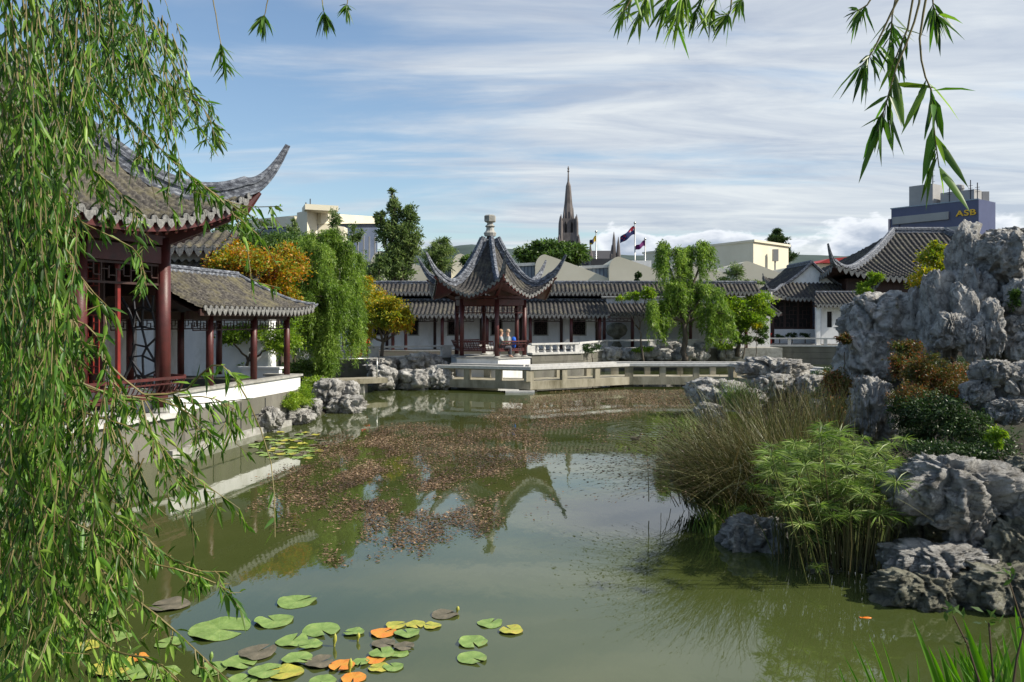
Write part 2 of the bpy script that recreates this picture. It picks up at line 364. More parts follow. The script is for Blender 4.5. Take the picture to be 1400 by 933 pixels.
# ------------------------------------------------------------------ rocks
_ICO = {}
def ico(sub):
    if sub not in _ICO:
        import bmesh
        bm = bmesh.new(); bmesh.ops.create_icosphere(bm, subdivisions=sub, radius=1.0)
        _ICO[sub] = ([v.co.copy() for v in bm.verts], [tuple(v.index for v in f.verts) for f in bm.faces]); bm.free()
    return _ICO[sub]
def rock(name, label, c, size, seed, sub=5, rz=0.0, m='rock', freq=1.15, crease=.30, cat='rock', group=None, flatb=True, tilt=0.0, stretch=.7):
    vs, fs = ico(sub)
    off = Vector((seed*7.31, seed*3.17, seed*5.7))
    sx, sy, sz = size[0]/2, size[1]/2, size[2]/2
    mean = (sx*sy*sz)**(1/3)
    fr = freq/max(mean, .05)
    out = []
    R = Matrix.Rotation(rz, 3, 'Z') @ Matrix.Rotation(tilt, 3, 'Y')
    for v in vs:
        # squarish base form
        p = Vector([math.copysign(abs(q)**.78, q) for q in v])
        w = Vector((p.x*sx, p.y*sy, p.z*sz))
        q = Vector((w.x, w.y, w.z*stretch))*fr+off
        q += noise.noise_vector(q*1.3)*.35
        wob = noise.noise_vector(q*.8)*.5
        qv = q*.62+wob*.55
        dist, cp = noise.voronoi(qv)
        cr = min(1.0, (dist[1]-dist[0])*3.2)
        d = (cr**.5-1)*crease*1.15
        cl = noise.cell_vector(cp[0]*17.3)-Vector((.5, .5, .5))
        d += cl.dot(qv-cp[0])*.62+cl.x*.2
        q2 = q*1.7+wob*.6+off
        dist2, cp2 = noise.voronoi(q2)
        c2 = noise.cell_vector(cp2[0]*11.1)-Vector((.5, .5, .5))
        d += c2.dot(q2-cp2[0])*.2+c2.y*.06+(min(1.0, (dist2[1]-dist2[0])*5)**.5-1)*.035
        d += noise.noise(q*.5+off)*.34
        rm = 1-abs(noise.noise(Vector((q.x*2.4, q.y*2.4, q.z*.9))+wob))
        d += (rm**3-.5)*.24
        d += (.5-abs(noise.noise(Vector((q.x*.9, q.y*.9, q.z*4.2))+wob)))*.1
        d += noise.fractal(q*4, .6, 2.3, 7)*.15
        pit, _ = noise.voronoi(q*1.5+off*2)
        d -= max(0, .36-pit[0])*.95
        tr = round(d*9+noise.noise(q*3)*.6)/9; d = d*.5+tr*.5
        k = 1+d*.85
        w = Vector((w.x*k, w.y*k, w.z*(1+d*.55)))
        out.append(R @ w+Vector(c))
    me = bpy.data.meshes.new(name)
    me.from_pydata(out, [], fs); me.update()
    base = Vector((c[0], c[1], c[2]-sz))
    o = link(name, me, M[m], None, base, smooth=True)
    return tag(o, label, cat, group)
def rockpx(label, x0, y0, x1, y1, d, seed, dep=1.0, **kw):
    w = (x1-x0)*d/FX; h = (y1-y0)*d/FX
    c = px((x0+x1)/2, (y0+y1)/2, d)
    return rock('limestone_rock', label, c, (w*1.02, w*dep, h*1.04), seed, **kw)
# ------------------------------------------------------------------ tiled roofs
def zfun(ze, zt, D, W, Lc, ell, a=.5, p=2.2, hl=1, hr=1, ex=2.0):
    def f(s, q):
        s = np.asarray(s, float); q = np.asarray(q, float)
        t = np.clip(q/D, 0, 1)
        z = ze+(zt-ze)*(a*t+(1-a)*t**ex)
        e = W-np.abs(s)
        hip = np.where(s < 0, hl, hr)
        return z+hip*Lc*np.clip(1-(e+q)/ell, 0, 1)**p
    return f
def tile_panel(mb, mbe, mbs, O, t, nin, W, WtL, WtR, D, zf, pitch=.22, course=.22, h=.06, drips=True, sof=.14, drop=1.0, maxq=None):
    O = np.array(O[:2], float); t = np.array(t[:2], float); nin = np.array(nin[:2], float)
    n = max(3, int(round(2*W/pitch))); pitch = 2*W/n
    fr = np.array([0, .12, .225, .27, .36, .5, .64, .73, .775, .88])
    f = (fr[None]+np.arange(n)[:, None]).ravel(); f = np.append(f, n)
    s = -W+f*pitch; ff = f % 1.0
    hh = np.where(np.abs(ff-.5) < .276, h*np.sqrt(np.clip(1-((ff-.5)/.276)**2, 0, 1))+h*.15, -h*.1*np.cos((ff if True else 0)*2*np.pi))
    Wt = np.where(s < 0, WtL, WtR)
    den = np.maximum(W-Wt, 1e-6)
    hs = D*np.clip((W-np.abs(s))/den, 0, 1); hs = np.where(W-Wt < 1e-5, D, hs)
    m = max(2, int(math.ceil(D/course))); c = D/m
    qs = [];st = []
    for k in range(m):
        qs += [k*c, (k+.96)*c]; st += [1, 0]
    qs.append(D); st.append(0)
    qs = np.array(qs); st = np.array(st, float)
    Q = np.minimum(qs[None, :], hs[:, None]); S = np.repeat(s[:, None], len(qs), 1)
    Z = zf(S, Q)+hh[:, None]+st[None]*h*.45
    X = O[0]+t[0]*S+nin[0]*Q; Y = O[1]+t[1]*S+nin[1]*Q
    V = np.stack([X, Y, Z], -1); ns, nq = Q.shape
    idx = np.arange(ns*nq).reshape(ns, nq)
    keep = (Q[:-1, 1:]-Q[:-1, :-1] > 1e-5) | (Q[1:, 1:]-Q[1:, :-1] > 1e-5)
    a = idx[:-1, :-1][keep]; b = idx[1:, :-1][keep]; cc = idx[1:, 1:][keep]; d = idx[:-1, 1:][keep]
    mb.append((V.reshape(-1, 3), np.stack([a, b, cc, d], 1)))
    # eave ends
    if mbe is not None:
        tv = Vector((t[0], t[1], 0)); nv = Vector((nin[0], nin[1], 0))
        for k in range(n):
            sc = -W+(k+.5)*pitch; z = float(zf(sc, 0))
            p = Vector((O[0]+t[0]*sc, O[1]+t[1]*sc, z))-nv*.01
            r = pitch*.29
            pts = [p+tv*(r*math.cos(a))+Vector((0, 0, r*math.sin(a)+h*.2)) for a in [2*math.pi*i/8 for i in range(8)]]
            mbe.extrude(pts, -nv*.03)
            if drips:
                sc = -W+k*pitch+0.0
                if k == 0: continue
                z = float(zf(sc, 0))+h*.15
                p = Vector((O[0]+t[0]*sc, O[1]+t[1]*sc, z))-nv*.03
                w = pitch*.40; H = pitch*.95*drop
                sh = [(-w, .12*H), (-w*.5, -.02*H), (0, -.06*H), (w*.5, -.02*H), (w, .12*H), (w*.98, -.35*H), (w*.6, -.72*H), (0, -H), (-w*.6, -.72*H), (-w*.98, -.35*H)]
                mbe.extrude([p+tv*x+Vector((0, 0, y)) for x, y in sh], -nv*.022)
    if mbs is not None:
        ks = np.linspace(-W, W, 25); kq = np.linspace(0, 1, 9)
        Wt2 = np.where(ks < 0, WtL, WtR); den = np.maximum(W-Wt2, 1e-6)
        h2 = np.where(W-Wt2 < 1e-5, D, D*np.clip((W-np.abs(ks))/den, 0, 1))
        S2 = np.repeat(ks[:, None], 9, 1); Q2 = h2[:, None]*kq[None]
        Z2 = zf(S2, Q2)-sof
        V2 = np.stack([O[0]+t[0]*S2+nin[0]*(Q2+.04), O[1]+t[1]*S2+nin[1]*(Q2+.04), Z2], -1).reshape(-1, 3)
        i2 = np.arange(25*9).reshape(25, 9)
        q2 = np.stack([i2[:-1, :-1].ravel(), i2[:-1, 1:].ravel(), i2[1:, 1:].ravel(), i2[1:, :-1].ravel()], 1)
        mbs.add([tuple(v) for v in V2], [tuple(int(x) for x in r) for r in q2])
        # fascia board
        ef = [Vector((O[0]+t[0]*k+nin[0]*.05, O[1]+t[1]*k+nin[1]*.05, float(zf(k, 0))-sof*.45)) for k in ks]
        mbs.sweep(ef, [(-.02, -sof*.75), (.02, -sof*.75), (.02, sof*.35), (-.02, sof*.35)])
def merge_panels(lst, name, m, parent):
    V = []; F = []; n = 0
    for v, f in lst: V.append(v); F.append(f+n); n += len(v)
    return np_mesh(name, np.concatenate(V), np.concatenate(F), m, parent, smooth=False)
RSEC = [(-.5, 0), (.5, 0), (.5, .18), (.36, .22), (.36, .5), (.5, .54), (.5, .66), (.34, .7), (.34, .84), (.2, 1.0), (-.2, 1.0), (-.34, .84), (-.34, .7), (-.5, .66), (-.5, .54), (-.36, .5), (-.36, .22), (-.5, .18)]
def ridge(mb, pts, w, h, scl=None):
    mb.sweep(pts, [(a*w, b*h) for a, b in RSEC], scl)
def hip_pts(O, t, nin, W, Wt, D, zf, side, tip_out, tip_up, n=16, tn=9, outdir=None, dz=-.02, pw=2.0):
    """hip line of the panel's side (+1 right) from the top down to the corner and out along the swept-up tip"""
    O = Vector((O[0], O[1], 0)); t = Vector((t[0], t[1], 0)); nin = Vector((nin[0], nin[1], 0))
    pts = []
    for i in range(n+1):
        q = D*(1-i/n); s = W-q*(W-Wt)/D
        p = O+t*(side*s)+nin*q; p.z = float(zf(side*s, q))+dz; pts.append(p)
    last = pts[-1]
    if outdir is None: outdir = (t*side*(W-Wt)-nin*D)
    outdir = Vector((outdir[0], outdir[1], 0)).normalized()
    slope = (pts[-1].z-pts[-2].z)/max((Vector((pts[-1].x, pts[-1].y))-Vector((pts[-2].x, pts[-2].y))).length, 1e-3)
    for i in range(1, tn+1):
        f = i/tn
        p = last+outdir*(tip_out*f); p.z = last.z+slope*tip_out*f+(tip_up-slope*tip_out)*f**pw
        pts.append(p)
    scl = [1.0]*(n+1)+[1-.74*(i/tn)**.9 for i in range(1, tn+1)]
    return pts, scl
def fret(mb, a, b, h, cell=.16, w=.022, seed=0):
    """hanging fretwork between two points: meander bars in the plane a-b"""
    a = Vector(a); b = Vector(b); L = (b-a).length; T = (b-a)/L; Z = Vector((0, 0, 1)); N = T.cross(Z)
    nx = max(3, int(L/cell)); cw = L/nx
    mb.bar(a, b, w*1.6, w*1.6); mb.bar(a-Z*h, b-Z*h, w*1.6, w*1.6)
    for i in range(nx+1):
        x = a+T*(i*cw)
        k = (i+seed) % 4
        if k == 0: mb.bar(x, x-Z*h, w, w, N)
        elif k == 1: mb.bar(x, x-Z*h*.6, w, w, N)
        elif k == 2: mb.bar(x-Z*h*.3, x-Z*h, w, w, N)
        else: mb.bar(x-Z*h*.2, x-Z*h*.8, w, w, N)
        if i < nx:
            y = .35 if (i % 2) else .65
            mb.bar(x-Z*h*y, x+T*cw-Z*h*y, w*.8, w*.8)
def lattice(mb, a, b, z0, z1, cell=.14, w=.02):
    a = Vector((a[0], a[1], 0)); b = Vector((b[0], b[1], 0)); L = (b-a).length; T = (b-a)/L; N = T.cross(Vector((0, 0, 1)))
    nx = max(2, int(L/cell)); nz = max(2, int((z1-z0)/cell)); cx = L/nx; cz = (z1-z0)/nz
    for i in range(nx+1):
        for j in range(nz):
            if (i*7+j*5) % 3 or i in (0, nx):
                p = a+T*(i*cx)+Vector((0, 0, z0+j*cz)); mb.bar(p, p+Vector((0, 0, cz)), w, w, N)
    for j in range(nz+1):
        for i in range(nx):
            if (i*5+j*3) % 4 or j in (0, nz):
                p = a+T*(i*cx)+Vector((0, 0, z0+j*cz)); mb.bar(p, p+T*cx, w*.9, w*.9)
def crackle(mb, inside, a, b, z0, z1, n=26, w=.03, seed=3):
    """ice-crack lattice: edges of a jittered triangulated grid kept where inside(u,z)"""
    rnd = random.Random(seed)
    a = Vector((a[0], a[1], 0)); b = Vector((b[0], b[1], 0)); L = (b-a).length; T = (b-a)/L; N = T.cross(Vector((0, 0, 1)))
    c = .34; nx = int(L/c)+1; nz = int((z1-z0)/c)+1
    P = {}
    for i in range(nx+1):
        for j in range(nz+1):
            P[i, j] = (min(L, max(0, i*c+rnd.uniform(-.13, .13))), min(z1, max(z0, z0+j*c+rnd.uniform(-.13, .13))))
    for i in range(nx):
        for j in range(nz):
            for q in ((i+1, j), (i, j+1), (i+1, j+1) if rnd.random() < .5 else None):
                if q is None or rnd.random() < .12: continue
                u, v = P[i, j], P[q]
                if inside((u[0]+v[0])/2, (u[1]+v[1])/2):
                    mb.bar(a+T*u[0]+Vector((0, 0, u[1])), a+T*v[0]+Vector((0, 0, v[1])), w, w, N)
def lean_bench(par, a, b, out, zs, m, name='leaning_bench'):
    """beauty-leaning rail: seat board and out-leaning balustrade"""
    a = Vector((a[0], a[1], 0)); b = Vector((b[0], b[1], 0)); out = Vector((out[0], out[1], 0)).normalized()
    mb = MB(); Z = Vector((0, 0, 1)); L = (b-a).length; T = (b-a)/L
    seat = MB(); seat.bar(a+Z*zs-out*.1, b+Z*zs-out*.1, .36, .06)
    o = seat.build(name, m, par)
    top = zs+.42; off = .26
    mb.bar(a+Z*top+out*off, b+Z*top+out*off, .07, .06)
    mb.bar(a+Z*(zs+.08)+out*.06, b+Z*(zs+.08)+out*.06, .05, .05)
    mb.bar(a+Z*(zs+.30)+out*.2, b+Z*(zs+.30)+out*.2, .035, .035)
    n = max(3, int(L/.13))
    for i in range(n+1):
        p = a+T*(L*i/n)
        mb.tube([p+Z*(zs+.02)+out*.03, p+Z*(zs+.2)+out*.16, p+Z*top+out*off], .015, 5)
    return mb.build('backrest', m, o)

# ------------------------------------------------------------------ central pavilion
PC = Vector((gx(670, 37.5), 37.5, 0))
def central_pavilion():
    root = thing('garden_pavilion', (PC.x, PC.y, 0), 'hexagonal open pavilion with swept-up grey tiled roof standing in the middle of the pond', 'pavilion')
    ang = [rad(12+60*k) for k in range(6)]
    dr = lambda a: Vector((math.sin(a), -math.cos(a), 0))
    Rc, apo = 3.1, 3.1*math.cos(rad(30)); W = 1.55
    zf = zfun(4.0, 7.2, apo, W, .95, 2.4, a=.3, ex=2.6)
    P = []; E = MB(); S = MB()
    for k in range(6):
        d = dr(ang[k]+rad(30)); t = Vector((-d.y, d.x, 0))
        tile_panel(P, E, S, PC+d*apo, t, -d, W, 0, 0, apo, zf, pitch=.2, course=.2, h=.05, drop=.85)
    rf = merge_panels(P, 'roof', M['tile'], root)
    E.build('eave_tiles', M['drip'], rf); S.build('soffit', M['lacquer'], root)
    for k in range(6):
        d = dr(ang[k]+rad(30)); t = Vector((-d.y, d.x, 0))
        pts, scl = hip_pts(PC+d*apo, t, -d, W, 0, apo, zf, -1, .62, 1.05, outdir=dr(ang[k]), pw=1.7)
        pts = pts[1:]; scl = scl[1:]
        R = MB(); ridge(R, pts, .22, .34, scl)
        rg = R.build('hip_ridge', M['ridge'], rf)
        B = MB(); c = dr(ang[k])
        B.bar(PC+c*1.3+Vector((0, 0, 4.0)), PC+c*2.95+Vector((0, 0, 4.72)), .13, .18)
        B.tube([PC+c*2.9+Vector((0, 0, 4.7)), PC+c*3.25+Vector((0, 0, 4.95))], [.1, .03], 6)
        B.build('corner_beam', M['lacquer'], root)
    F = MB(); F.lathe(PC, [(.26, 6.95), (.3, 7.1), (.2, 7.2), (.17, 7.35), (.24, 7.42), (.15, 7.5), (.13, 7.62)], 12)
    F.lathe(PC+Vector((0, 0, 7.6)), [(.2, 0), (.29, .04), (.29, .3), (.2, .35)], 6, a0=.4)
    F.build('finial', M['stone'], root)
    cr = 1.69
    cp = [PC+dr(a)*cr for a in ang]
    for p in cp:
        C = MB(); C.tube([p+Vector((0, 0, 1.32)), p+Vector((0, 0, 3.95))], .1, 14)
        co = C.build('column', M['lacquer'], root, smooth=True)
        D = MB(); D.lathe(p+Vector((0, 0, 1.28)), [(.15, 0), (.17, .05), (.12, .1)], 12); D.build('column_base', M['stone'], co)
    for k in range(6):
        a, b = cp[k], cp[(k+1) % 6]; Z = Vector((0, 0, 1))
        B = MB(); B.bar(a+Z*3.82, b+Z*3.82, .12, .26); B.bar(a+Z*4.05, b+Z*4.05, .16, .12)
        B.build('beam', M['lacquer'], root)
        B = MB(); fret(B, a+(b-a)*.07+Z*3.68, b-(b-a)*.07+Z*3.68, .34, .15, .022, k)
        B.build('fretwork', M['lacquer'], root)
        if k != 2:
            out = ((a+b)/2-PC).normalized()
            lean_bench(root, a+(b-a)*.05, b-(b-a)*.05, out, 1.62, M['lacquer'])
    hexp = lambda r: [PC+dr(a)*r for a in ang]
    B = MB(); B.prism(hexp(1.98)[::1], -.7, 1.26); B.build('plinth', M['plaster'], root)
    B = MB(); B.prism(hexp(2.04), 1.26, 1.31); B.build('floor_slab', M['stone'], root)
    return root
central_pavilion()

# ------------------------------------------------------------------ left waterside pavilion (square, close)
LT = Vector((math.sin(rad(22)), math.cos(rad(22)), 0)); LN = Vector((LT.y, -LT.x, 0))
def left_pavilion():
    E0 = Vector((-5.99, 18.37, 0)); Hs = 3.7; ov = 1.33
    C = E0-(LN+LT)*Hs
    root = thing('waterside_pavilion', (C.x, C.y, 0), 'large square pavilion with maroon columns behind the willow curtain on the left', 'pavilion')
    zf = zfun(4.95, 8.6, Hs, Hs, .95, 3.6, a=.42, p=2.0)
    P = []; S = MB(); Rf = MB(); EE = []
    for n in (LN, LT, -LN, -LT):
        t = Vector((-n.y, n.x, 0)); O = C+n*Hs; E = MB(); EE.append(E)
        tile_panel(P, E, S, O, t, -n, Hs, 0, 0, Hs, zf, pitch=.27, course=.16, h=.07, drop=.78, sof=.2)
        for i in range(29):
            s = -Hs+.2+i*(2*Hs-.4)/28
            q = min(1.6, Hs-abs(s))
            if q < .1: continue
            a = O+t*s-n*.08; a.z = float(zf(s, 0))-.27
            b = O+t*s-n*q; b.z = float(zf(s, q))-.27
            Rf.bar(a, b, .07, .09)
    rf = merge_panels(P, 'roof', M['tile_near'], root)
    for E in EE: E.build('eave_tiles', M['drip'], rf)
    S.build('soffit', M['lacquer'], root); Rf.build('rafters', M['lacquer'], root)
    for n in (LN, LT, -LN, -LT):
        t = Vector((-n.y, n.x, 0))
        pts, scl = hip_pts(C+n*Hs, t, -n, Hs, 0, Hs, zf, 1, .85, 1.2, n=22, tn=12, pw=2.1)
        R = MB(); ridge(R, pts[1:], .24, .46, scl[1:]); R.build('hip_ridge', M['ridge'], rf)
        B = MB(); dd = (n+t).normalized(); c0 = C+(n+t)*(Hs-ov)
        B.bar(c0+Vector((0, 0, 4.75)), C+(n+t)*(Hs-.1)+Vector((0, 0, 5.55)), .2, .26)
        B.tube([C+(n+t)*(Hs-.15)+Vector((0, 0, 5.5)), C+(n+t)*(Hs+.12)+Vector((0, 0, 5.95))], [.15, .05], 8)
        B.build('corner_beam', M['lacquer'], root)
    F = MB(); F.lathe(C, [(.4, 8.5), (.3, 8.7), (.22, 8.9), (.26, 9.0), (.14, 9.2)], 12); F.build('finial', M['ridge'], root)
    cs = []
    h = Hs-ov
    for u, v in ((1, 1), (1, .1), (1, -1), (-1, -1), (-1, 1), (.0, 1)):
        p = C+LN*(h*u)+LT*(h*v); cs.append(p)
        B = MB(); B.tube([p+Vector((0, 0, .98)), p+Vector((0, 0, 4.8))], .155, 20)
        co = B.build('column', M['lacquer'], root, smooth=True)
        B = MB(); B.lathe(p+Vector((0, 0, .92)), [(.22, 0), (.25, .08), (.18, .16)], 14); B.build('column_base', M['stone'], co)
    Z = Vector((0, 0, 1))
    c = [C+LN*(h*u)+LT*(h*v) for u, v in ((1, 1), (1, -1), (-1, -1), (-1, 1))]
    for k in range(4):
        a, b = c[k], c[(k+1) % 4]
        B = MB(); B.bar(a+Z*4.42, b+Z*4.42, .16, .36); B.bar(a+Z*4.75, b+Z*4.75, .2, .2); B.build('beam', M['lacquer'], root)
    for a, b in ((c[0], C+LN*h+LT*(.1*h)), (C+LN*h+LT*(.1*h), c[1])):
        B = MB(); fret(B, a+(b-a)*.07+Z*4.2, b-(b-a)*.07+Z*4.2, .42, .17, .03); B.build('fretwork', M['dkwood'], root)
    # far-side screen: lattice doors and ice-crack panel with round opening
    a, b = c[0], c[3]; T = (b-a).normalized(); L = (b-a).length
    B = MB(); cu, cz, cr = 2.0, 2.55, 1.35
    crackle(B, lambda u, z: (u-cu)**2+(z-cz)**2 > cr*cr, a+T*.2, a+T*2.3, 1.5, 4.2, w=.035)
    ring = [a+T*(.2+cu+cr*math.cos(k*math.pi/20))+Z*(cz+cr*math.sin(k*math.pi/20)) for k in range(10, 31)]
    B.tube(ring, .035, 6)
    B.build('ice_crack_screen', M['darkmetal'], root)
    B = MB()
    for u in (.12, 1.05, 1.3, 2.4, 3.5): B.bar(a+T*u-LT*1.1+Z*1.45, a+T*u-LT*1.1+Z*4.2, .075, .075, T)
    B.bar(a+T*.1-LT*1.1+Z*1.5, a+T*3.6-LT*1.1+Z*1.5, .07, .07)
    B.build('door_frame', M['lacquer_red'], root)
    B = MB()
    lattice(B, a+T*.66-LT*1.1, a+T*3.5-LT*1.1, 1.55, 4.2, .15, .024)
    B.build('lattice_door', M['lacquer_red'], root)
    B = MB(); B.bar(a+T*.62-LT*1.0+Z*2.85, a+T*4.7-LT*1.0+Z*2.85, .04, 2.8); B.bar(a+T*.15-LT*.02+Z*4.0, a+T*4.7-LT*.02+Z*4.0, .05, .9); B.build('door_panel', M['dkwood'], root)
    B = MB(); lattice(B, a+T*2.4, b-T*.1, 1.5, 4.2, .2, .028); B.build('lattice_screen', M['dkwood'], root)
    B = MB(); B.bar(a+T*.3+Z*1.2, b+Z*1.2, .14, .52); B.build('dado_wall', M['plaster'], root)
    B = MB(); B.bar(b+Z*2.6, c[2]+Z*2.6, .14, 3.4); B.build('back_wall', M['dkwood'], root)
    B = MB(); B.bar(a+Z*2.5+T*-.32-LT*-.15, a+Z*3.0+T*-.32-LT*-.15+Z*.01, .02, .02)
    lean_bench(root, c[0]+LT*.25+LN*.12, c[1]+LN*.12, LN, 1.32, M['lacquer'])
    lean_bench(root, c[0]+LN*.12+LT*.25, c[0]+LN*.12-LN*.9+LT*.25, LT, 1.32, M['lacquer'])
    q = [c[0]+(LN+LT)*.32, c[1]+(LN-LT)*.32, c[2]+(-LN-LT)*.32, c[3]+(-LN+LT)*.32]
    B = MB(); B.prism([p for p in q], -.7, .86); B.build('plinth', M['stone_wet'], root)
    q = [p+(p-C).normalized()*.12 for p in q]
    B = MB(); B.prism(q, .86, .96); B.build('floor_slab', M['stone_light'], root)
    # small rear annexe roof tucked behind the corner column
    return root, c
LPV, LPC = left_pavilion()

# ------------------------------------------------------------------ covered gallery beside it
GT = (Vector((-6.5, 23.3, 0))-Vector((-7.45, 18.45, 0))).normalized(); GN = Vector((GT.y, -GT.x, 0))
def left_gallery():
    A = Vector((-7.42, 18.5, 0)); Bp = A+GT*5.0
    root = thing('covered_gallery', (A.x-1.3, 21, 0), 'low covered gallery with weathered tiled roof and maroon posts on a white waterside wall', 'gallery')
    # roof: long panel to the water, long panel behind, hipped far end
    W = 2.95; mid = A+GT*(2.65)+GN*.42; D = 1.65
    e0 = 3.27
    zf = zfun(e0, 4.22, D, W, .14, 1.6, a=.72, hl=0, hr=1)
    P = []; E = MB(); S = MB()
    tile_panel(P, E, S, mid, GT, -GN, W, W, W-1.5, D, zf, pitch=.225, course=.2, h=.055, drop=.8)
    zf2 = zfun(e0, 4.22, D, W, .14, 1.6, a=.72, hl=1, hr=0)
    tile_panel(P, E, S, mid-GN*2*D, -GT, GN, W, W-1.5, W, D, zf2, pitch=.225, course=.2, h=.055, drop=.8)
    zf3 = zfun(e0, 4.22, 1.5, D, .14, 1.6, a=.72)
    tile_panel(P, E, S, mid-GN*D+GT*W, -GN, -GT, D, 0, 0, 1.5, zf3, pitch=.225, course=.2, h=.055, drop=.8)
    rf = merge_panels(P, 'roof', M['tile_near'], root); E.build('eave_tiles', M['drip'], rf); S.build('soffit', M['dkwood'], root)
    R = MB()
    r0 = mid-GN*D-GT*W; r1 = mid-GN*D+GT*(W-1.5)
    ridge(R, [r0+Vector((0, 0, 4.2)), r1+Vector((0, 0, 4.2))], .17, .18); R.build('ridge', M['ridge'], rf)
    for O, t, nn, side, zz in ((mid, GT, -GN, 1, zf), (mid-GN*2*D, -GT, GN, -1, zf2)):
        pts, scl = hip_pts(O, t, nn, W, W-1.5, D, zz, side, .12, .1, n=8, tn=3)
        R = MB(); ridge(R, pts, .15, .14, scl); R.build('hip_ridge', M['ridge'], rf)
    Z = Vector((0, 0, 1))
    for s in (.9, 3.0, 4.9):
        for o in (-.12, -2.3):
            p = A+GT*s+GN*o
            B = MB(); B.tube([p+Z*1.39, p+Z*3.2], .09, 12); B.build('column', M['lacquer'], root, smooth=True)
    for o in (-.12, -2.3):
        B = MB(); B.bar(A+GN*o+Z*3.12, A+GT*5.0+GN*o+Z*3.12, .1, .2)
        B.build('beam', M['dkwood'], root)
        B = MB(); fret(B, A+GN*o+Z*3.0+GT*.2, A+GT*4.85+GN*o+Z*3.0, .24, .15, .02); B.build('fretwork', M['dkwood'], root)
    B = MB(); B.bar(A+GT*4.9-GN*.12+Z*3.12, A+GT*4.9-GN*2.3+Z*3.12, .1, .18); B.build('beam', M['dkwood'], root)
    # white parapet wall with stone coping, and the stone foundation
    w = MB(); w.bar(A-GT*1.0+Z*1.15, A+GT*5.3+Z*1.15, .22, .4)
    w.bar(A+GT*5.19-GN*.11+Z*1.15, A+GT*5.19-GN*.9+Z*1.15, .22, .4); w.build('parapet_wall', M['plaster'], root)
    w = MB(); w.bar(A-GT*1.0+Z*1.375, A+GT*5.36+Z*1.375, .34, .06); w.bar(A+GT*5.2-GN*.17+Z*1.375, A+GT*5.2-GN*.95+Z*1.375, .34, .06); w.build('coping', M['stone'], root)
    w = MB(); w.bar(A+GT*5.2-GN*1.3+GT*1.6+Z*1.2, A+GT*5.2-GN*2.6+GT*1.6+Z*1.2, .2, .5); w.bar(A+GT*6.8-GN*1.25+Z*1.48, A+GT*6.8-GN*2.7+Z*1.48, .3, .06)
    w.build('rear_parapet', M['plaster'], root)
    w = MB(); q = [A-GT*1.2+GN*.13, A+GT*5.32+GN*.13, A+GT*5.32-GN*3, A-GT*1.2-GN*3]; w.prism(q, -.7, .95); w.build('foundation', M['stone_wet'], root)
    w = MB()
    for s in range(5): w.bar(A+GT*(s*1.25-.6)+GN*.137+Z*-.3, A+GT*(s*1.25-.6)+GN*.137+Z*.9, .02, .02, (0, 1, 0))
    for zz in (.5,): w.bar(A-GT*1.2+GN*.137+Z*zz, A+GT*5.3+GN*.137+Z*zz, .02, .02)
    w.build('foundation_joints', M['darkmetal'], root)
    w = MB(); q = [A-GT*1.2+GN*.3, A+GT*5.4+GN*.3, A+GT*5.4+GN*.131, A-GT*1.2+GN*.131]; w.prism(q, -.7, .16); w.build('footing_ledge', M['stone'], root)
    # white wall and pillar behind
    w = MB(); w.bar(A-GT*.5-GN*2.7+Z*2.2, A+GT*1.6-GN*2.7+Z*2.2, .15, 2.4); w.bar(A+GT*2.6-GN*2.7+Z*2.2, A+GT*3.3-GN*2.7+Z*2.2, .3, 2.4); w.build('inner_wall', M['plaster'], root)
    return root
left_gallery()
def rear_annexe():
    # a slice of a farther tiled roof seen between the column and the maple
    root = thing('tiled_annexe', (-11.6, 27, 0), 'small annexe with stepped grey tiled roofs behind the gallery roof', 'building')
    P = []; E = MB(); S = MB()
    zf = zfun(5.35, 6.0, 1.2, 2.5, 0, 1, a=.8)
    tile_panel(P, E, S, (-11.9, 26.0), (1, 0), (0, 1), 2.6, 2.6, 2.6, 1.2, zf, pitch=.3, course=.25, h=.07)
    zf = zfun(4.25, 4.95, 1.3, 2.5, 0, 1, a=.8)
    tile_panel(P, E, S, (-10.6, 25.2), (1, 0), (0, 1), 2.6, 2.6, 2.6, 1.3, zf, pitch=.25, course=.25, h=.07)
    rf = merge_panels(P, 'roof', M['tile_near'], root); E.build('eave_tiles', M['drip'], rf); S.build('soffit', M['dkwood'], root)
    B = MB(); B.box((-11.9, 27.5, 3.3), (4.8, 2.0, 4.4)); B.box((-10.6, 26.9, 2.7), (5.0, .9, 3.4)); B.build('wall', M['plaster'], root)
rear_annexe()

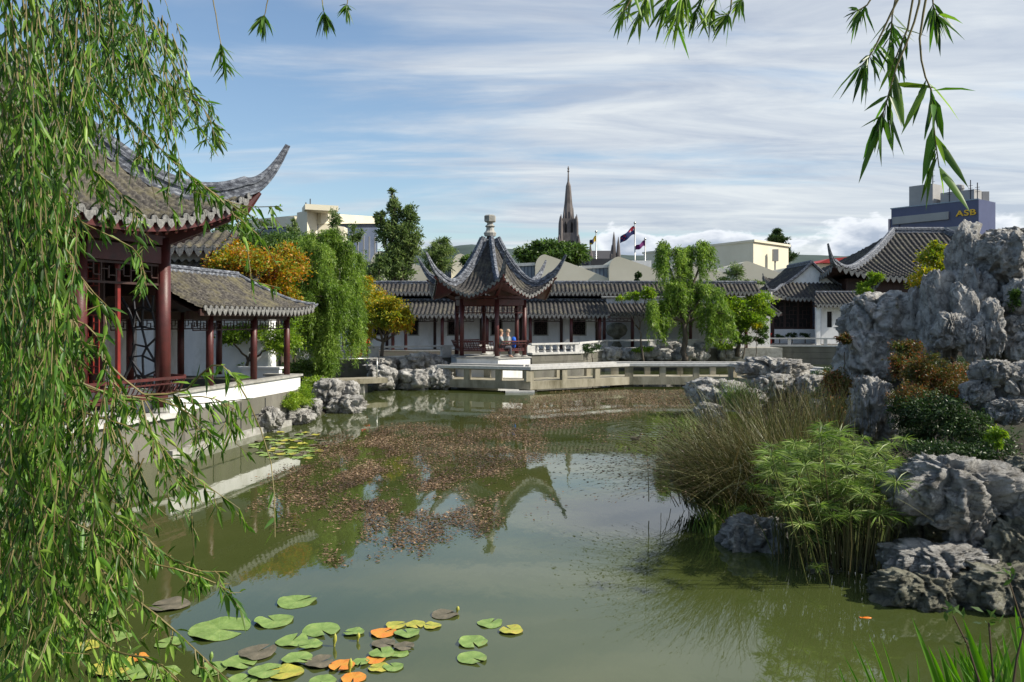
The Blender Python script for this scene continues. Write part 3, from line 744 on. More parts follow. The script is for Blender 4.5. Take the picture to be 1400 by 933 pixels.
# ------------------------------------------------------------------ far corridor with lattice windows
def corridor():
    yw = 50.0; X0, X1 = gx(455, yw), gx(822, yw)
    root = thing('tiled_corridor', (gx(650, yw), yw, 1.2), 'long white corridor with lattice windows and two-tier tiled roof behind the central pavilion', 'corridor')
    wins = [(gx(560, yw), gx(572, yw)), (gx(613, yw), gx(629, yw)), (gx(672, yw), gx(686, yw)), (gx(730, yw), gx(748, yw)), (gx(783, yw), gx(800, yw)), (gx(512, yw), gx(526, yw))]
    wins.sort(); z0, z1 = px(0, 458, yw).z, px(0, 437.5, yw).z
    W = MB(); x = X0
    for a, b in wins:
        W.box(((x+a)/2, yw, 2.8), (a-x, .3, 3.4)); W.box(((a+b)/2, yw, (z0+1.1)/2), (b-a, .3, z0-1.1)); W.box(((a+b)/2, yw, (z1+4.5)/2), (b-a, .3, 4.5-z1)); x = b
    W.box(((x+X1)/2, yw, 2.8), (X1-x, .3, 3.4)); W.build('wall', M['plaster'], root)
    B = MB(); B.box(((X0+X1)/2, yw-.02, 4.6), (X1-X0, .26, .62)); B.build('frieze', M['glass_grey'], root)
    for a, b in wins:
        F = MB(); e = .05
        F.box(((a+b)/2, yw-.16, z0-.03), (b-a+.16, .06, .07)); F.box(((a+b)/2, yw-.16, z1+.03), (b-a+.16, .06, .07))
        F.box((a-.03, yw-.16, (z0+z1)/2), (.07, .06, z1-z0)); F.box((b+.03, yw-.16, (z0+z1)/2), (.07, .06, z1-z0))
        f = F.build('window', M['stone'], root)
        L = MB(); lattice(L, (a, yw-.1), (b, yw-.1), z0, z1, .11, .028); L.build('lattice', M['dkwood'], f)
        D = MB(); D.box(((a+b)/2, yw+.1, (z0+z1)/2), (b-a, .05, z1-z0)); D.build('pane', M['dark'], f)  # dark sheet standing in for the shade behind the lattice
    P = []; E = MB(); S = MB(); c = (X0+X1)/2; hw = (X1-X0)/2
    yf = 47.6
    tile_panel(P, E, S, (c, yf), (1, 0), (0, 1), hw+.3, hw+.3, hw+.3, 2.35, zfun(3.32, 4.25, 2.35, hw, 0, 1, a=.75), pitch=.26, course=.3, h=.07, drop=1)
    lr = merge_panels(P, 'lower_roof', M['tile'], root); E.build('eave_tiles', M['drip'], lr); S.build('soffit', M['dkwood'], root)
    R = MB(); ridge(R, [(X0, 49.85, 4.2), (X1+.3, 49.85, 4.2)], .16, .16); R.build('lower_ridge', M['ridge'], lr)
    P = []; E = MB(); S = MB(); xr = gx(1030, 51); c2 = (X0+xr)/2; hw2 = (xr-X0)/2
    tile_panel(P, E, S, (c2, 49.4), (1, 0), (0, 1), hw2, hw2, hw2, .9, zfun(4.72, 5.3, .9, hw2, 0, 1, a=.9), pitch=.26, course=.3, h=.07, drop=1)
    tile_panel(P, None, S, (c2, 51.2), (-1, 0), (0, -1), hw2, hw2, hw2, .9, zfun(4.72, 5.3, .9, hw2, 0, 1, a=.9), pitch=.26, course=.3, h=.07)
    ur = merge_panels(P, 'upper_roof', M['tile'], root); E.build('eave_tiles', M['drip'], ur); S.build('upper_soffit', M['dkwood'], root)
    R = MB(); ridge(R, [(X0, 50.3, 5.27), (xr, 50.3, 5.27)], .18, .22); R.build('upper_ridge', M['ridge'], ur)
    # columns: free-standing row in front, engaged row on the wall
    for xx in (470, 498, 537, 554.7, 604.6, 666, 725, 781, 820):
        X = gx(xx, 47.9); B = MB(); B.tube([(X, 47.9, 1.2), (X, 47.9, 3.25)], .1, 10); B.build('column', M['lacquer'], root, smooth=True)
        B = MB(); fret(B, (X+.12, 47.9, 3.12), (X+1.9, 47.9, 3.12), .2, .2, .03)
        B.build('fretwork', M['dkwood'], root)
    for xx in (504, 529, 594.5, 658, 712, 767.5, 816):
        X = gx(xx, 49.8); B = MB(); B.tube([(X, 49.8, 1.2), (X, 49.8, 3.9)], .09, 10); B.build('wall_column', M['dkwood'], root, smooth=True)
    B = MB(); B.box((c, 47.9, 3.28), (2*hw, .12, .14)); B.build('eave_beam', M['dkwood'], root)
    B = MB(); B.box((c, 48.9, .55), (2*hw+.6, 2.6, 1.3)); B.build('floor', M['stone'], root)
corridor()
def corridor_right():
    yw = 54.0; X0, X1 = gx(824, 52), gx(1052, yw)
    root = thing('white_corridor', ((X0+X1)/2, yw, 1.2), 'set-back stretch of corridor with white wall and slim posts behind the right-hand willow', 'corridor')
    W = MB(); W.box(((X0+X1)/2, yw, 2.9), (X1-X0, .3, 3.8)); W.build('wall', M['plaster'], root)
    P = []; E = MB(); S = MB(); c = (X0+X1)/2; hw = (X1-X0)/2
    tile_panel(P, E, S, (c, 51.4), (1, 0), (0, 1), hw, hw, hw, 2.4, zfun(3.45, 4.1, 2.4, hw, 0, 1, a=.8), pitch=.27, course=.3, h=.07)
    lr = merge_panels(P, 'roof', M['tile'], root); E.build('eave_tiles', M['drip'], lr); S.build('soffit', M['dkwood'], root)
    B = MB()
    B.box((c, 53.8, 4.6), (2*hw, .25, .12)); B.box((c, 53.8, 4.86), (2*hw, .25, .12))
    n = int(2*hw/.5)
    for i in range(n+1): B.tube([(X0+i*2*hw/n, 53.8, 4.6), (X0+i*2*hw/n, 53.8, 4.9)], .13, 8)
    B.build('pierced_parapet', M['stone_light'], root)
    for xx in (826, 864.6, 907, 944, 985, 1020):
        X = gx(xx, 51.6); B = MB(); B.tube([(X, 51.6, 1.2), (X, 51.6, 3.4)], .11, 10); B.build('column', M['lacquer'], root, smooth=True)
    B = MB(); B.box((c, 51.6, 3.4), (2*hw, .12, .14)); B.build('eave_beam', M['dkwood'], root)
    B = MB(); B.box((c, 52.8, .55), (2*hw, 2.8, 1.3)); B.build('floor', M['stone'], root)
corridor_right()

# ------------------------------------------------------------------ right-hand halls
def gable_hall():
    d = 58.0; yE = 56.5
    cx = gx(1112, d); W = 3.9
    root = thing('gabled_hall', (cx, d, 1.3), 'dark timber hall with a pale triangular gable at the right end of the far bank', 'building')
    P = []; E = MB(); S = MB()
    zf = zfun(4.55, 5.7, 1.9, W, .7, 2.4, a=.7)
    tile_panel(P, E, S, (cx, yE), (1, 0), (0, 1), W, W-1.9, W-1.9, 1.9, zf, pitch=.3, course=.35, h=.08)
    zs = zfun(4.55, 7.1, W, 4.5, .7, 2.4, a=.5, hl=0, hr=1)
    zs2 = zfun(4.55, 7.1, W, 4.5, .7, 2.4, a=.5, hl=1, hr=0)
    # left slope: eave runs along Y; from q=0 at the left eave to the central ridge
    def side(sg):
        z = zfun(4.55, 7.1, W, 4.5, .7, 2.4, a=.5, hl=1 if sg > 0 else 0, hr=0 if sg > 0 else 1)
        O = (cx+sg*W, yE+4.5); t = (0, 1) if sg > 0 else (0, -1)
        # lateral limited near the front so that the gable starts 1.9 m back
        tile_panel(P, E, S, O, t, (-sg, 0), 4.5, 4.5-1.9 if sg > 0 else 4.5, 4.5 if sg > 0 else 4.5-1.9, 1.9, lambda s, q: z(s, q), pitch=.3, course=.35, h=.08)
        O2 = (cx+sg*(W-1.9), yE+1.95+2.6); z2 = lambda s, q: z(np.zeros_like(np.asarray(q, float)), np.asarray(q, float)+1.9)
        tile_panel(P, None, None, O2, t, (-sg, 0), 2.9, 2.9, 2.9, W-1.9, z2, pitch=.3, course=.35, h=.08)
    side(1); side(-1)
    rf = merge_panels(P, 'roof', M['tile'], root); E.build('eave_tiles', M['drip'], rf); S.build('soffit', M['dkwood'], root)
    G = MB(); yg = yE+1.9
    zz = zfun(4.55, 7.1, W, 4.5, 0, 1, a=.5)
    prof = [(W-1.9)*(1-i/8) for i in range(9)]
    pts = [Vector((cx-x, yg, float(zz(0, W-x)))) for x in prof]+[Vector((cx+x, yg, float(zz(0, W-x)))) for x in prof[::-1][1:]]
    G.extrude(pts, (0, .2, 0)); G.build('gable', M['plaster'], root)
    for sg in (-1, 1):
        R = MB()
        top = [Vector((cx+sg*x, yg-.12, float(zz(0, W-x))+.05)) for x in prof[::-1]]
        hp, sc = hip_pts((cx, yE), (1, 0), (0, 1), W, W-1.9, 1.9, zf, sg, .55, 1.0, n=6, tn=8, pw=1.7)
        ridge(R, top+[p+Vector((0, 0, .06)) for p in hp[1:]], .2, .16, [1]*len(top)+sc[1:])
        R.build('verge_ridge', M['ridge'], rf)
    R = MB(); ridge(R, [(cx, yg-.1, 7.1), (cx, yg+5, 7.1)], .25, .3); R.build('ridge', M['ridge'], rf)
    x0, x1 = cx-3.2, cx+2.6; yf = yE+1.0
    B = MB(); B.box(((x0+x1)/2, yf+.2, 3.4), (x1-x0, .12, 2.1)); B.build('timber_wall', M['dkwood'], root)
    for i in range(6):
        a = x0+i*(x1-x0)/6+.06; b = x0+(i+1)*(x1-x0)/6-.06
        F = MB(); F.box(((a+b)/2, yf+.12, 3.4), (b-a, .04, 1.9)); f = F.build('window', M['glass_grey'] if i == 3 else M['dark'], root)
        L = MB(); lattice(L, (a, yf+.08), (b, yf+.08), 2.5, 4.3, .28, .035); L.build('lattice', M['dkwood'], f)
    B = MB(); B.box(((x0+x1)/2, yf+.18, 1.85), (x1-x0, .2, 1.0)); B.build('dado_wall', M['plaster'], root)
    for x in (x0, x0+3.9, x1):
        B = MB(); B.tube([(x, yf-.2, 1.35), (x, yf-.2, 4.5)], .13, 10); B.build('column', M['dkwood'], root, smooth=True)
    B = MB(); B.box((cx, d+2.5, 2.9), (5.2, 5.0, 3.2)); B.build('rear_wall', M['plaster'], root)
    B = MB(); B.box((cx, 58.3, .55), (8.5, 6, 1.6)); B.build('floor', M['stone'], root)
gable_hall()
def porch():
    d = 55.0; x0, x1 = gx(1107, d), gx(1180, d)
    root = thing('entrance_porch', ((x0+x1)/2, d, 1.3), 'small lean-to porch with white wall and slit window beside the gabled hall', 'porch')
    P = []; E = MB(); S = MB()
    tile_panel(P, E, S, ((x0+x1)/2, 54.2), (1, 0), (0, 1), (x1-x0)/2, (x1-x0)/2-.7, (x1-x0)/2, 1.6, zfun(4.05, 4.9, 1.6, 5, 0, 1, a=.8), pitch=.28, course=.3, h=.08)
    rf = merge_panels(P, 'roof', M['tile'], root); E.build('eave_tiles', M['drip'], rf); S.build('soffit', M['dkwood'], root)
    R = MB(); ridge(R, [(x0+.7, 55.8, 4.85), (x1, 55.8, 4.85)], .2, .2); R.build('ridge', M['ridge'], rf)
    B = MB(); a, b = gx(1122, 55.4), gx(1150, 55.4); w0, w1 = gx(1130, 55.4), gx(1137, 55.4)
    B.box(((a+w0)/2, 55.4, 2.7), (w0-a, .2, 2.8)); B.box(((w1+b)/2, 55.4, 2.7), (b-w1, .2, 2.8)); B.box(((w0+w1)/2, 55.4, 1.9), (w1-w0, .2, 1.2)); B.box(((w0+w1)/2, 55.4, 3.85), (w1-w0, .2, .5)); 
    B.box((b+.1, 56.6, 2.7), (.2, 2.4, 2.8)); B.build('wall', M['plaster'], root)
    B = MB(); B.box(((w0+w1)/2, 55.45, 3.05), (w1-w0, .06, 1.1)); B.build('window', M['dark'], root)
    B = MB(); X = gx(1118, 54.6); B.box((X, 54.6, 2.65), (.28, .28, 2.8)); B.build('pillar', M['plaster'], root)
    B = MB(); B.box(((x0+x1)/2, 55.4, .7), (x1-x0, 2.4, 1.2)); B.build('floor', M['stone'], root)
porch()
def main_hall():
    root = thing('main_hall', (33, 62, 1.3), 'large hall with sweeping tiled hip roof rising behind the rockery on the right', 'building')
    yE = 55.8; xa = gx(1140, yE); xb = xa+20; W = (xb-xa)/2; cx = (xa+xb)/2; D = 8.0
    zf = zfun(5.95, 10.0, D, W, .9, 5.5, a=.38)
    P = []; E = MB(); S = MB()
    tile_panel(P, E, S, (cx, yE), (1, 0), (0, 1), W, W-8.0+.0, W-8, D, zf, pitch=.42, course=.4, h=.12)
    zf2 = zfun(5.95, 10.0, D, D, .9, 5.5, a=.38)
    tile_panel(P, E, S, (xa, yE+D), (0, -1), (1, 0), D, 0, 0, D, zf2, pitch=.42, course=.4, h=.12)
    tile_panel(P, None, S, (xb, yE+D), (0, 1), (-1, 0), D, 0, 0, D, zf2, pitch=.5, course=.6, h=.12)
    tile_panel(P, None, S, (cx, yE+2*D), (-1, 0), (0, -1), W, W-8, W-8, D, zf, pitch=.5, course=.6, h=.12)
    rf = merge_panels(P, 'roof', M['tile'], root); E.build('eave_tiles', M['drip'], rf); S.build('soffit', M['dkwood'], root)
    for sg in (-1, 1):
        pts, scl = hip_pts((cx, yE), (1, 0), (0, 1), W, W-8, D, zf, sg, 1.0, 1.45, n=20, tn=10, pw=1.8)
        R = MB(); ridge(R, pts, .4, .5, scl); R.build('hip_ridge', M['ridge'], rf)
    R = MB(); ridge(R, [(xa+8, yE+D, 9.95), (xb-8, yE+D, 9.95)], .4, .5); R.build('main_ridge', M['ridge'], rf)
    B = MB(); B.box((cx, yE+D, 3.6), (2*W-3, 2*D-3, 4.8)); B.build('wall', M['dkwood'], root)
    B = MB(); B.box((cx+.3, yE+D, .7), (2*W-1.2, 2*D-1.2, 1.2)); B.build('floor', M['stone'], root)
main_hall()

# ------------------------------------------------------------------ stone bridge
def bridge():
    C = [(-3.0, 35.3), (gx(722, 33.6), 33.9), (gx(852, 36), 36.5), (gx(1012, 36), 36.4), (12.6, 31.0)]
    C = [Vector((x, y, 0)) for x, y in C]; hw = .85
    root = thing('zigzag_bridge', (C[1].x, C[1].y, 0), 'low zigzag stone footbridge with slab railings crossing the pond in front of the pavilion', 'bridge')
    def off(sg):
        out = []
        for i, p in enumerate(C):
            d0 = (C[i]-C[i-1]).normalized() if i else (C[1]-C[0]).normalized()
            d1 = (C[i+1]-C[i]).normalized() if i < len(C)-1 else d0
            n0 = Vector((d0.y, -d0.x, 0)); n1 = Vector((d1.y, -d1.x, 0)); n = (n0+n1).normalized()
            out.append(p+n*(sg*hw/n.dot(n0)))
        return out
    Fp, Bk = off(1), off(-1); Z = Vector((0, 0, 1))
    for i in range(len(C)-1):
        D = MB(); q = [Fp[i], Fp[i+1], Bk[i+1], Bk[i]]
        D.prism(q, .12, .46); D.build('deck', M['concrete'], root)
    for k, edge in enumerate((Fp, Bk)):
        ins = .12 if k == 0 else -.12
        for i in range(len(C)-1):
            a, b = edge[i], edge[i+1]; T = (b-a).normalized(); N = Vector((-T.y, T.x, 0))*ins
            R = MB(); R.bar(a+N+Z*1.0, b+N+Z*1.0, .3, .12); R.build('rail', M['stone_light'], root)
            R = MB(); R.bar(a+N+Z*.915, b+N+Z*.915, .2, .045); R.build('under_rail', M['concrete'], root)
            L = (b-a).length; n = max(1, int(round(L/1.6)))
            for j in range(n+(1 if i == len(C)-2 else 0)):
                p = a+N+(b-a)*(j/n)
                B = MB(); B.box((p.x, p.y, .675), (.36 if j == 0 else .26, .2, .43), math.atan2(T.y, T.x)); B.build('post', M['concrete'], root)
    for i, p in enumerate(C):
        B = MB(); B.box((p.x, p.y, -.25), (.5, 1.3, .73), .2*i); B.build('pier', M['concrete'], root)
    B = MB(); B.box((C[1].x-.35, C[1].y-1.02, .02), (1.2, .35, .12)); B.build('step', M['stone_light'], root)
bridge()
def slab_bridge():
    a = px(452, 521, 32.5); b = px(525, 514, 33.5); Z = Vector((0, 0, 1)); a.z = b.z = 0
    root = thing('slab_bridge', ((a+b)/2), 'short flat stone slab bridge with a thin metal handrail at the left bank', 'bridge')
    B = MB(); B.bar(a+Z*.5, b+Z*.5, 1.0, .2); B.build('deck', M['concrete'], root)
    B = MB(); f = Vector((0, -.45, 0))
    B.tube([a+f+Z*1.42+Vector((.1, 0, 0)), b+f+Z*1.42+Vector((-.2, 0, 0))], .028, 8); B.build('handrail', M['steel'], root, smooth=True)
    for t in (.08, .9):
        p = a+(b-a)*t+f; B = MB(); B.tube([p+Z*.55, p+Z*1.42], .026, 8); B.build('rail_post', M['steel'], root, smooth=True)
    p = a+(b-a)*.62; B = MB(); B.box((p.x, p.y, .0), (.14, .9, .85)); B.build('pier', M['stone'], root)
slab_bridge()

def railing(label, pts, z0=1.3, h=.45, sp=.42, cat='railing', open_posts=False):
    pts = [Vector((x, y, 0)) for x, y in pts]; Z = Vector((0, 0, 1))
    root = thing('stone_railing', (pts[0].x, pts[0].y, z0), label, cat, 'stone railings round the pond')
    for i in range(len(pts)-1):
        a, b = pts[i], pts[i+1]; L = (b-a).length; T = (b-a)/L; az = math.atan2(T.y, T.x)
        B = MB(); B.bar(a+Z*(z0+h), b+Z*(z0+h), .26, .09); B.build('rail', M['stone_light'], root)
        n = max(1, int(L/(2.0)));
        for j in range(n+1):
            if i and j == 0: continue
            p = a+T*(L*j/n); B = MB(); B.box((p.x, p.y, z0+h/2-.02), (.5 if not open_posts else .2, .2, h-.05), az); B.build('pier', M['stone_light'], root)
            if j < n and not open_posts:
                m = max(2, int(L/n/sp))
                for k in range(1, m):
                    q = p+T*(L/n*k/m)
                    B = MB(); B.lathe((q.x, q.y, z0), [(.09, 0), (.09, .06), (.05, .09), (.085, .2), (.05, .3), (.08, .35), (.08, h-.04)], 8); B.build('baluster', M['stone_light'], root, smooth=False)
    return root
def embank(label, pts, z1=1.3, th=.5, m='stone_wet'):
    pts = [Vector((x, y, 0)) for x, y in pts]; Z = Vector((0, 0, 1))
    root = thing('stone_embankment', (pts[0].x, pts[0].y, 0), label, 'embankment wall', 'stone walls round the pond')
    for i in range(len(pts)-1):
        a, b = pts[i], pts[i+1]; T = (b-a).normalized(); L = (b-a).length
        e = T*.08
        zz = -.6; k = 0
        B = MB()
        for k, (za, zb) in enumerate(((-.6, .42), (.42, .82), (.82, z1-.1))):
            o = .012*(k % 2); N = Vector((T.y, -T.x, 0))*o
            B.bar(a-e+N+Z*(za+zb)/2, b+e+N+Z*(za+zb)/2, th, zb-za-.012)
        B.build('wall', M[m], root)
        B = MB(); B.bar(a-e+Z*(z1-.045), b+e+Z*(z1-.045), th+.14, .1); B.build('coping', M['stone_light'], root)
    return root
T1 = [(-9.5, 36.6), (-6.4, 36.8), (-3.2, 38.6), (-1.2, 39.8)]
T2 = [(gx(725, 41.5), 41.5), (gx(790, 43.2), 43.2), (gx(828, 48.8), 48.8), (gx(892, 50.0), 50.0)]
T3 = [(gx(892, 50.0), 50.0), (gx(945, 50.5), 50.5), (gx(1005, 52), 52)]
T4 = [(gx(1019, 57), 55.0), (gx(1175, 54), 53.6)]
embank('weathered stone embankment left of the central pavilion', T1)
embank('long grey embankment running right from the central pavilion', T2+T3[1:])
embank('low grey embankment in front of the gabled hall on the right', T4, z1=1.3)
railing('pale baluster railing left of the central pavilion', T1)
railing('pale baluster railing right of the central pavilion', T2)
railing('baluster railing half hidden by the right-hand willow', T3)
railing('open slab railing in front of the gabled hall', T4, open_posts=True)
# ------------------------------------------------------------------ museum with curved sawtooth shells
def museum():
    d = 74.0
    root = thing('museum_building', (gx(850, d), d+6, 1.2), 'long beige concrete museum with a row of curved sawtooth roof shells behind the corridor', 'building')
    zb = 4.0
    # each shell: peak pixel x, peak y, right foot x, right foot y, louvre strip left x, y
    sh = [(520, 344, 622, 384, 488, 353, 0), (630, 347, 712, 384, 600, 356, 1.2), (745, 348, 842, 385, 698, 360, 0), (846, 351, 945, 387, 795, 363, -.6), (935, 357, 1040, 389, 884, 365, -.8), (1022, 357, 1100, 389, 975, 367, -1.0), (1102, 361, 1170, 389, 1056, 369, 3.5)]
    for i, (xp, yp, xr, yr, xl, yl, dd) in enumerate(sh):
        D = d+dd
        pk = px(xp, yp, D); rt = px(xr, yr, D); lf = px(xl, yl, D)
        pts = [Vector((pk.x-.9, D, zb)), Vector((pk.x-.9, D, pk.z-1.2))]
        for k in range(7):
            a = math.pi-k*math.pi/2/6*1.0
            pts.append(Vector((pk.x-.0+.9*math.cos(a), D, pk.z-1.2+1.2*math.sin(a))))
        n = 10
        for k in range(1, n+1):
            f = k/n; x = pk.x+(rt.x+1.4-pk.x)*f
            z = pk.z+(rt.z-.6-pk.z)*(f*.86+.14*f*f) - .0
            pts.append(Vector((x, D, z-(0.0))))
        pts.append(Vector((rt.x+1.4, D, zb)))
        B = MB(); B.extrude(pts, (0, 9, 0)); B.build('concrete_shell', M['cream'], root)
        L = MB(); x1 = pk.x-.9
        zl, zr = lf.z-.25, pk.z-.95
        L.extrude([Vector((lf.x, D+1.2, zb)), Vector((x1, D+1.2, zb)), Vector((x1, D+1.2, zr)), Vector((lf.x, D+1.2, zl))], (0, 4, 0))
        l = L.build('louvre_window', M['metal'], root)
        F = MB(); m = 7
        for k in range(m+1):
            x = lf.x+(x1-lf.x)*k/m; z = zl+(zr-zl)*k/m
            F.box((x, D+1.12, (zb+z)/2), (.09, .12, z-zb))
        F.build('mullions', M['glass_grey'], l)
        F = MB(); F.bar(Vector((lf.x-.1, D+2.6, zl+.12)), Vector((x1, D+2.6, zr+.12)), 3.4, .28); F.build('louvre_hood', M['steel'], l)
    B = MB(); B.box((gx(830, d), d+9, 3.2), (gx(1170, d)-gx(480, d), 10, 5.0)); B.build('wall', M['beige'], root)
museum()
def box_between(mb, A, Bq, depth, z0, zA, zB):
    """upright slab from plan point A to B (tops zA, zB) pushed back by depth"""
    A = Vector((A[0], A[1], 0)); Bq = Vector((Bq[0], Bq[1], 0)); T = (Bq-A).normalized(); N = Vector((-T.y, T.x, 0))
    mb.extrude([Vector((A.x, A.y, z0)), Vector((Bq.x, Bq.y, z0)), Vector((Bq.x, Bq.y, zB)), Vector((A.x, A.y, zA))], N*depth)
def hall_box():
    c = px(1030, 331, 105); root = thing('theatre_block', (c.x, c.y+8, 1.2), 'plain windowless beige box building whose right face is sunlit, above the museum roofs', 'building')
    l = px(880, 347, 124); r = px(1078, 336, 112)
    z = c.z
    B = MB(); P4 = [Vector((c.x, c.y, 1)), Vector((r.x, r.y, 1)), Vector((r.x+(l.x-c.x), r.y+(l.y-c.y), 1)), Vector((l.x, l.y, 1))]
    B.prism(P4, 1, z); w = B.build('wall', M['cream'], root)
    B = MB(); q = [p+(p-Vector(((c.x+r.x+l.x)/3, (c.y+r.y+l.y)/3, 1))).normalized()*.3 for p in P4]; B.prism(q, z, z+.3); B.build('parapet', M['cream'], root)
    for a, b in ((960, 985), (1000, 1024)):
        A = px(a, 360, 110); T = (Vector((l.x, l.y, 0))-Vector((c.x, c.y, 0))).normalized()
        t0 = (1030-a)/(1030-880.0)*1.0; t1 = (1030-b)/(1030-880.0)
        def at(t): 
            q = Vector((c.x, c.y, 0)).lerp(Vector((l.x, l.y, 0)), t*.93); return q
        F = MB(); N = Vector((T.y, -T.x, 0))
        if N.y > 0: N = -N
        p, q = at(t0)+N*.1, at(t1)+N*.1
        F.bar(p+Vector((0, 0, z-4.2)), q+Vector((0, 0, z-4.2)), .15, 1.6); F.build('window', M['glass_grey'], root)
    p = px(1057, 350, 108.2); F = MB(); F.box((p.x, p.y-.9, p.z), (.7, .5, 1.6)); F.tube([(p.x, p.y-.8, 3), (p.x, p.y-.8, p.z)], .12, 8); F.build('floodlight', M['grey_panel'], root)
hall_box()
def white_shed():
    p = px(873, 356, 100); root = thing('white_shed', (p.x, p.y, 1.2), 'small white rooftop block right of the flagpoles', 'building')
    B = MB(); B.box((p.x, p.y+2, p.z/2), (3.4, 3, p.z)); B.build('wall', M['plaster'], root)
    B = MB(); B.box((p.x-4.3, p.y+1, p.z/2+.1), (3.4, 2, p.z+.2)); B.build('machine_room', M['darkmetal'], root)
white_shed()
def red_roof():
    p = px(1153, 358, 130); root = thing('warehouse', (p.x, p.y, 1.2), 'distant building showing a low bright red roof above the hall ridge', 'building')
    B = MB(); B.box((p.x, p.y+4, p.z/2), (7, 6, p.z-.5)); B.build('wall', M['cream'], root)
    B = MB(); B.extrude([Vector((p.x-4, p.y, p.z-.2)), Vector((p.x+3.6, p.y, p.z-.2)), Vector((p.x+2.0, p.y, p.z+.9)), Vector((p.x-2.5, p.y, p.z+.45))], (0, 8, 0)); B.build('roof', M['roof_red'], root)
red_roof()

def left_offices():
    root = thing('office_building', (gx(440, 170), 175, 1.2), 'cream office block with dark glass front and lift tower above the trees on the left', 'building')
    # glass front wing: left corner near the tower, right corner
    A = px(434, 292, 150); Bq = px(516, 297, 165)
    B = MB(); box_between(B, A, Bq, 18, 1, A.z-2.2, Bq.z-1.3); B.build('glass_front', M['glass_grey'], root)
    B = MB(); T = (Bq-A); T.z = 0; T.normalize(); N = Vector((T.y, -T.x, 0))*.9
    B.extrude([A+N+Vector((0, 0, -2.0)), Bq+N+Vector((0, 0, -1.4)), Bq+N, A+N], -N.normalized()*19.5); B.build('parapet', M['cream'], root)
    for k in range(10):
        p = A.lerp(Bq, (k+.5)/10); B = MB(); B.box((p.x+N.x*.05, p.y+N.y*.06, (A.z-3)/2), (.25, .25, A.z-3)); B.build('mullion', M['grey_panel'], root)
    B = MB(); C = px(376, 301, 158); D = px(402, 296, 152)
    box_between(B, C, D, 12, 1, C.z, D.z); B.build('side_wing', M['cream'], root)
    B = MB(); a = px(379, 308, 157.2); b = px(388, 306, 155.6); a.z = b.z = (a.z+b.z)/2
    B.bar(a+Vector((-.1, -.6, -1.1)), b+Vector((0, -.6, -1.1)), .3, 3.0); B.build('window', M['glass_blue'], root)
    B = MB(); C = px(406, 291, 149); D = px(420, 288, 146); E = px(434, 293, 150)
    B.prism([Vector((C.x, C.y, 0)), Vector((D.x, D.y, 0)), Vector((E.x, E.y, 0)), Vector((D.x+.5, D.y+8, 0))], 1, D.z); B.build('lift_tower', M['cream'], root)
    B = MB(); B.prism([Vector((D.x, D.y-1.5, 0)), Vector((D.x+5.5, D.y+1, 0)), Vector((D.x+4, D.y+5, 0)), Vector((D.x-2, D.y+4, 0))], D.z, D.z+1.0); B.build('lift_room', M['cream'], root)
    B = MB(); B.tube([(D.x-.5, D.y+1, D.z), (D.x-.5, D.y+1, D.z+1.6)], .12, 6); B.tube([(D.x+.3, D.y+1, D.z), (D.x+.3, D.y+1, D.z+2.3)], .1, 6); B.build('antenna', M['darkmetal'], root)
    # stair side with window slots
    B = MB(); C2 = px(434, 296, 149.5); D2 = px(466, 299, 149)
    for k in range(5):
        z = C2.z-4.5-k*3.3
        for q in range(3):
            p = C2.lerp(D2, .2+q*.25); F = MB(); F.box((p.x, p.y-.5+.9, z), (1.9 if q else 1.2, .6, 1.4)); F.build('window', M['glass_blue'], root)
    B.extrude([Vector((C2.x, C2.y+.6, 1)), Vector((D2.x, D2.y+3.0, 1)), Vector((D2.x, D2.y+3.0, D2.z-1.2)), Vector((C2.x, C2.y+.6, C2.z-1.2))], (0, 3, 0)); B.build('stair_wall', M['cream'], root)
left_offices()

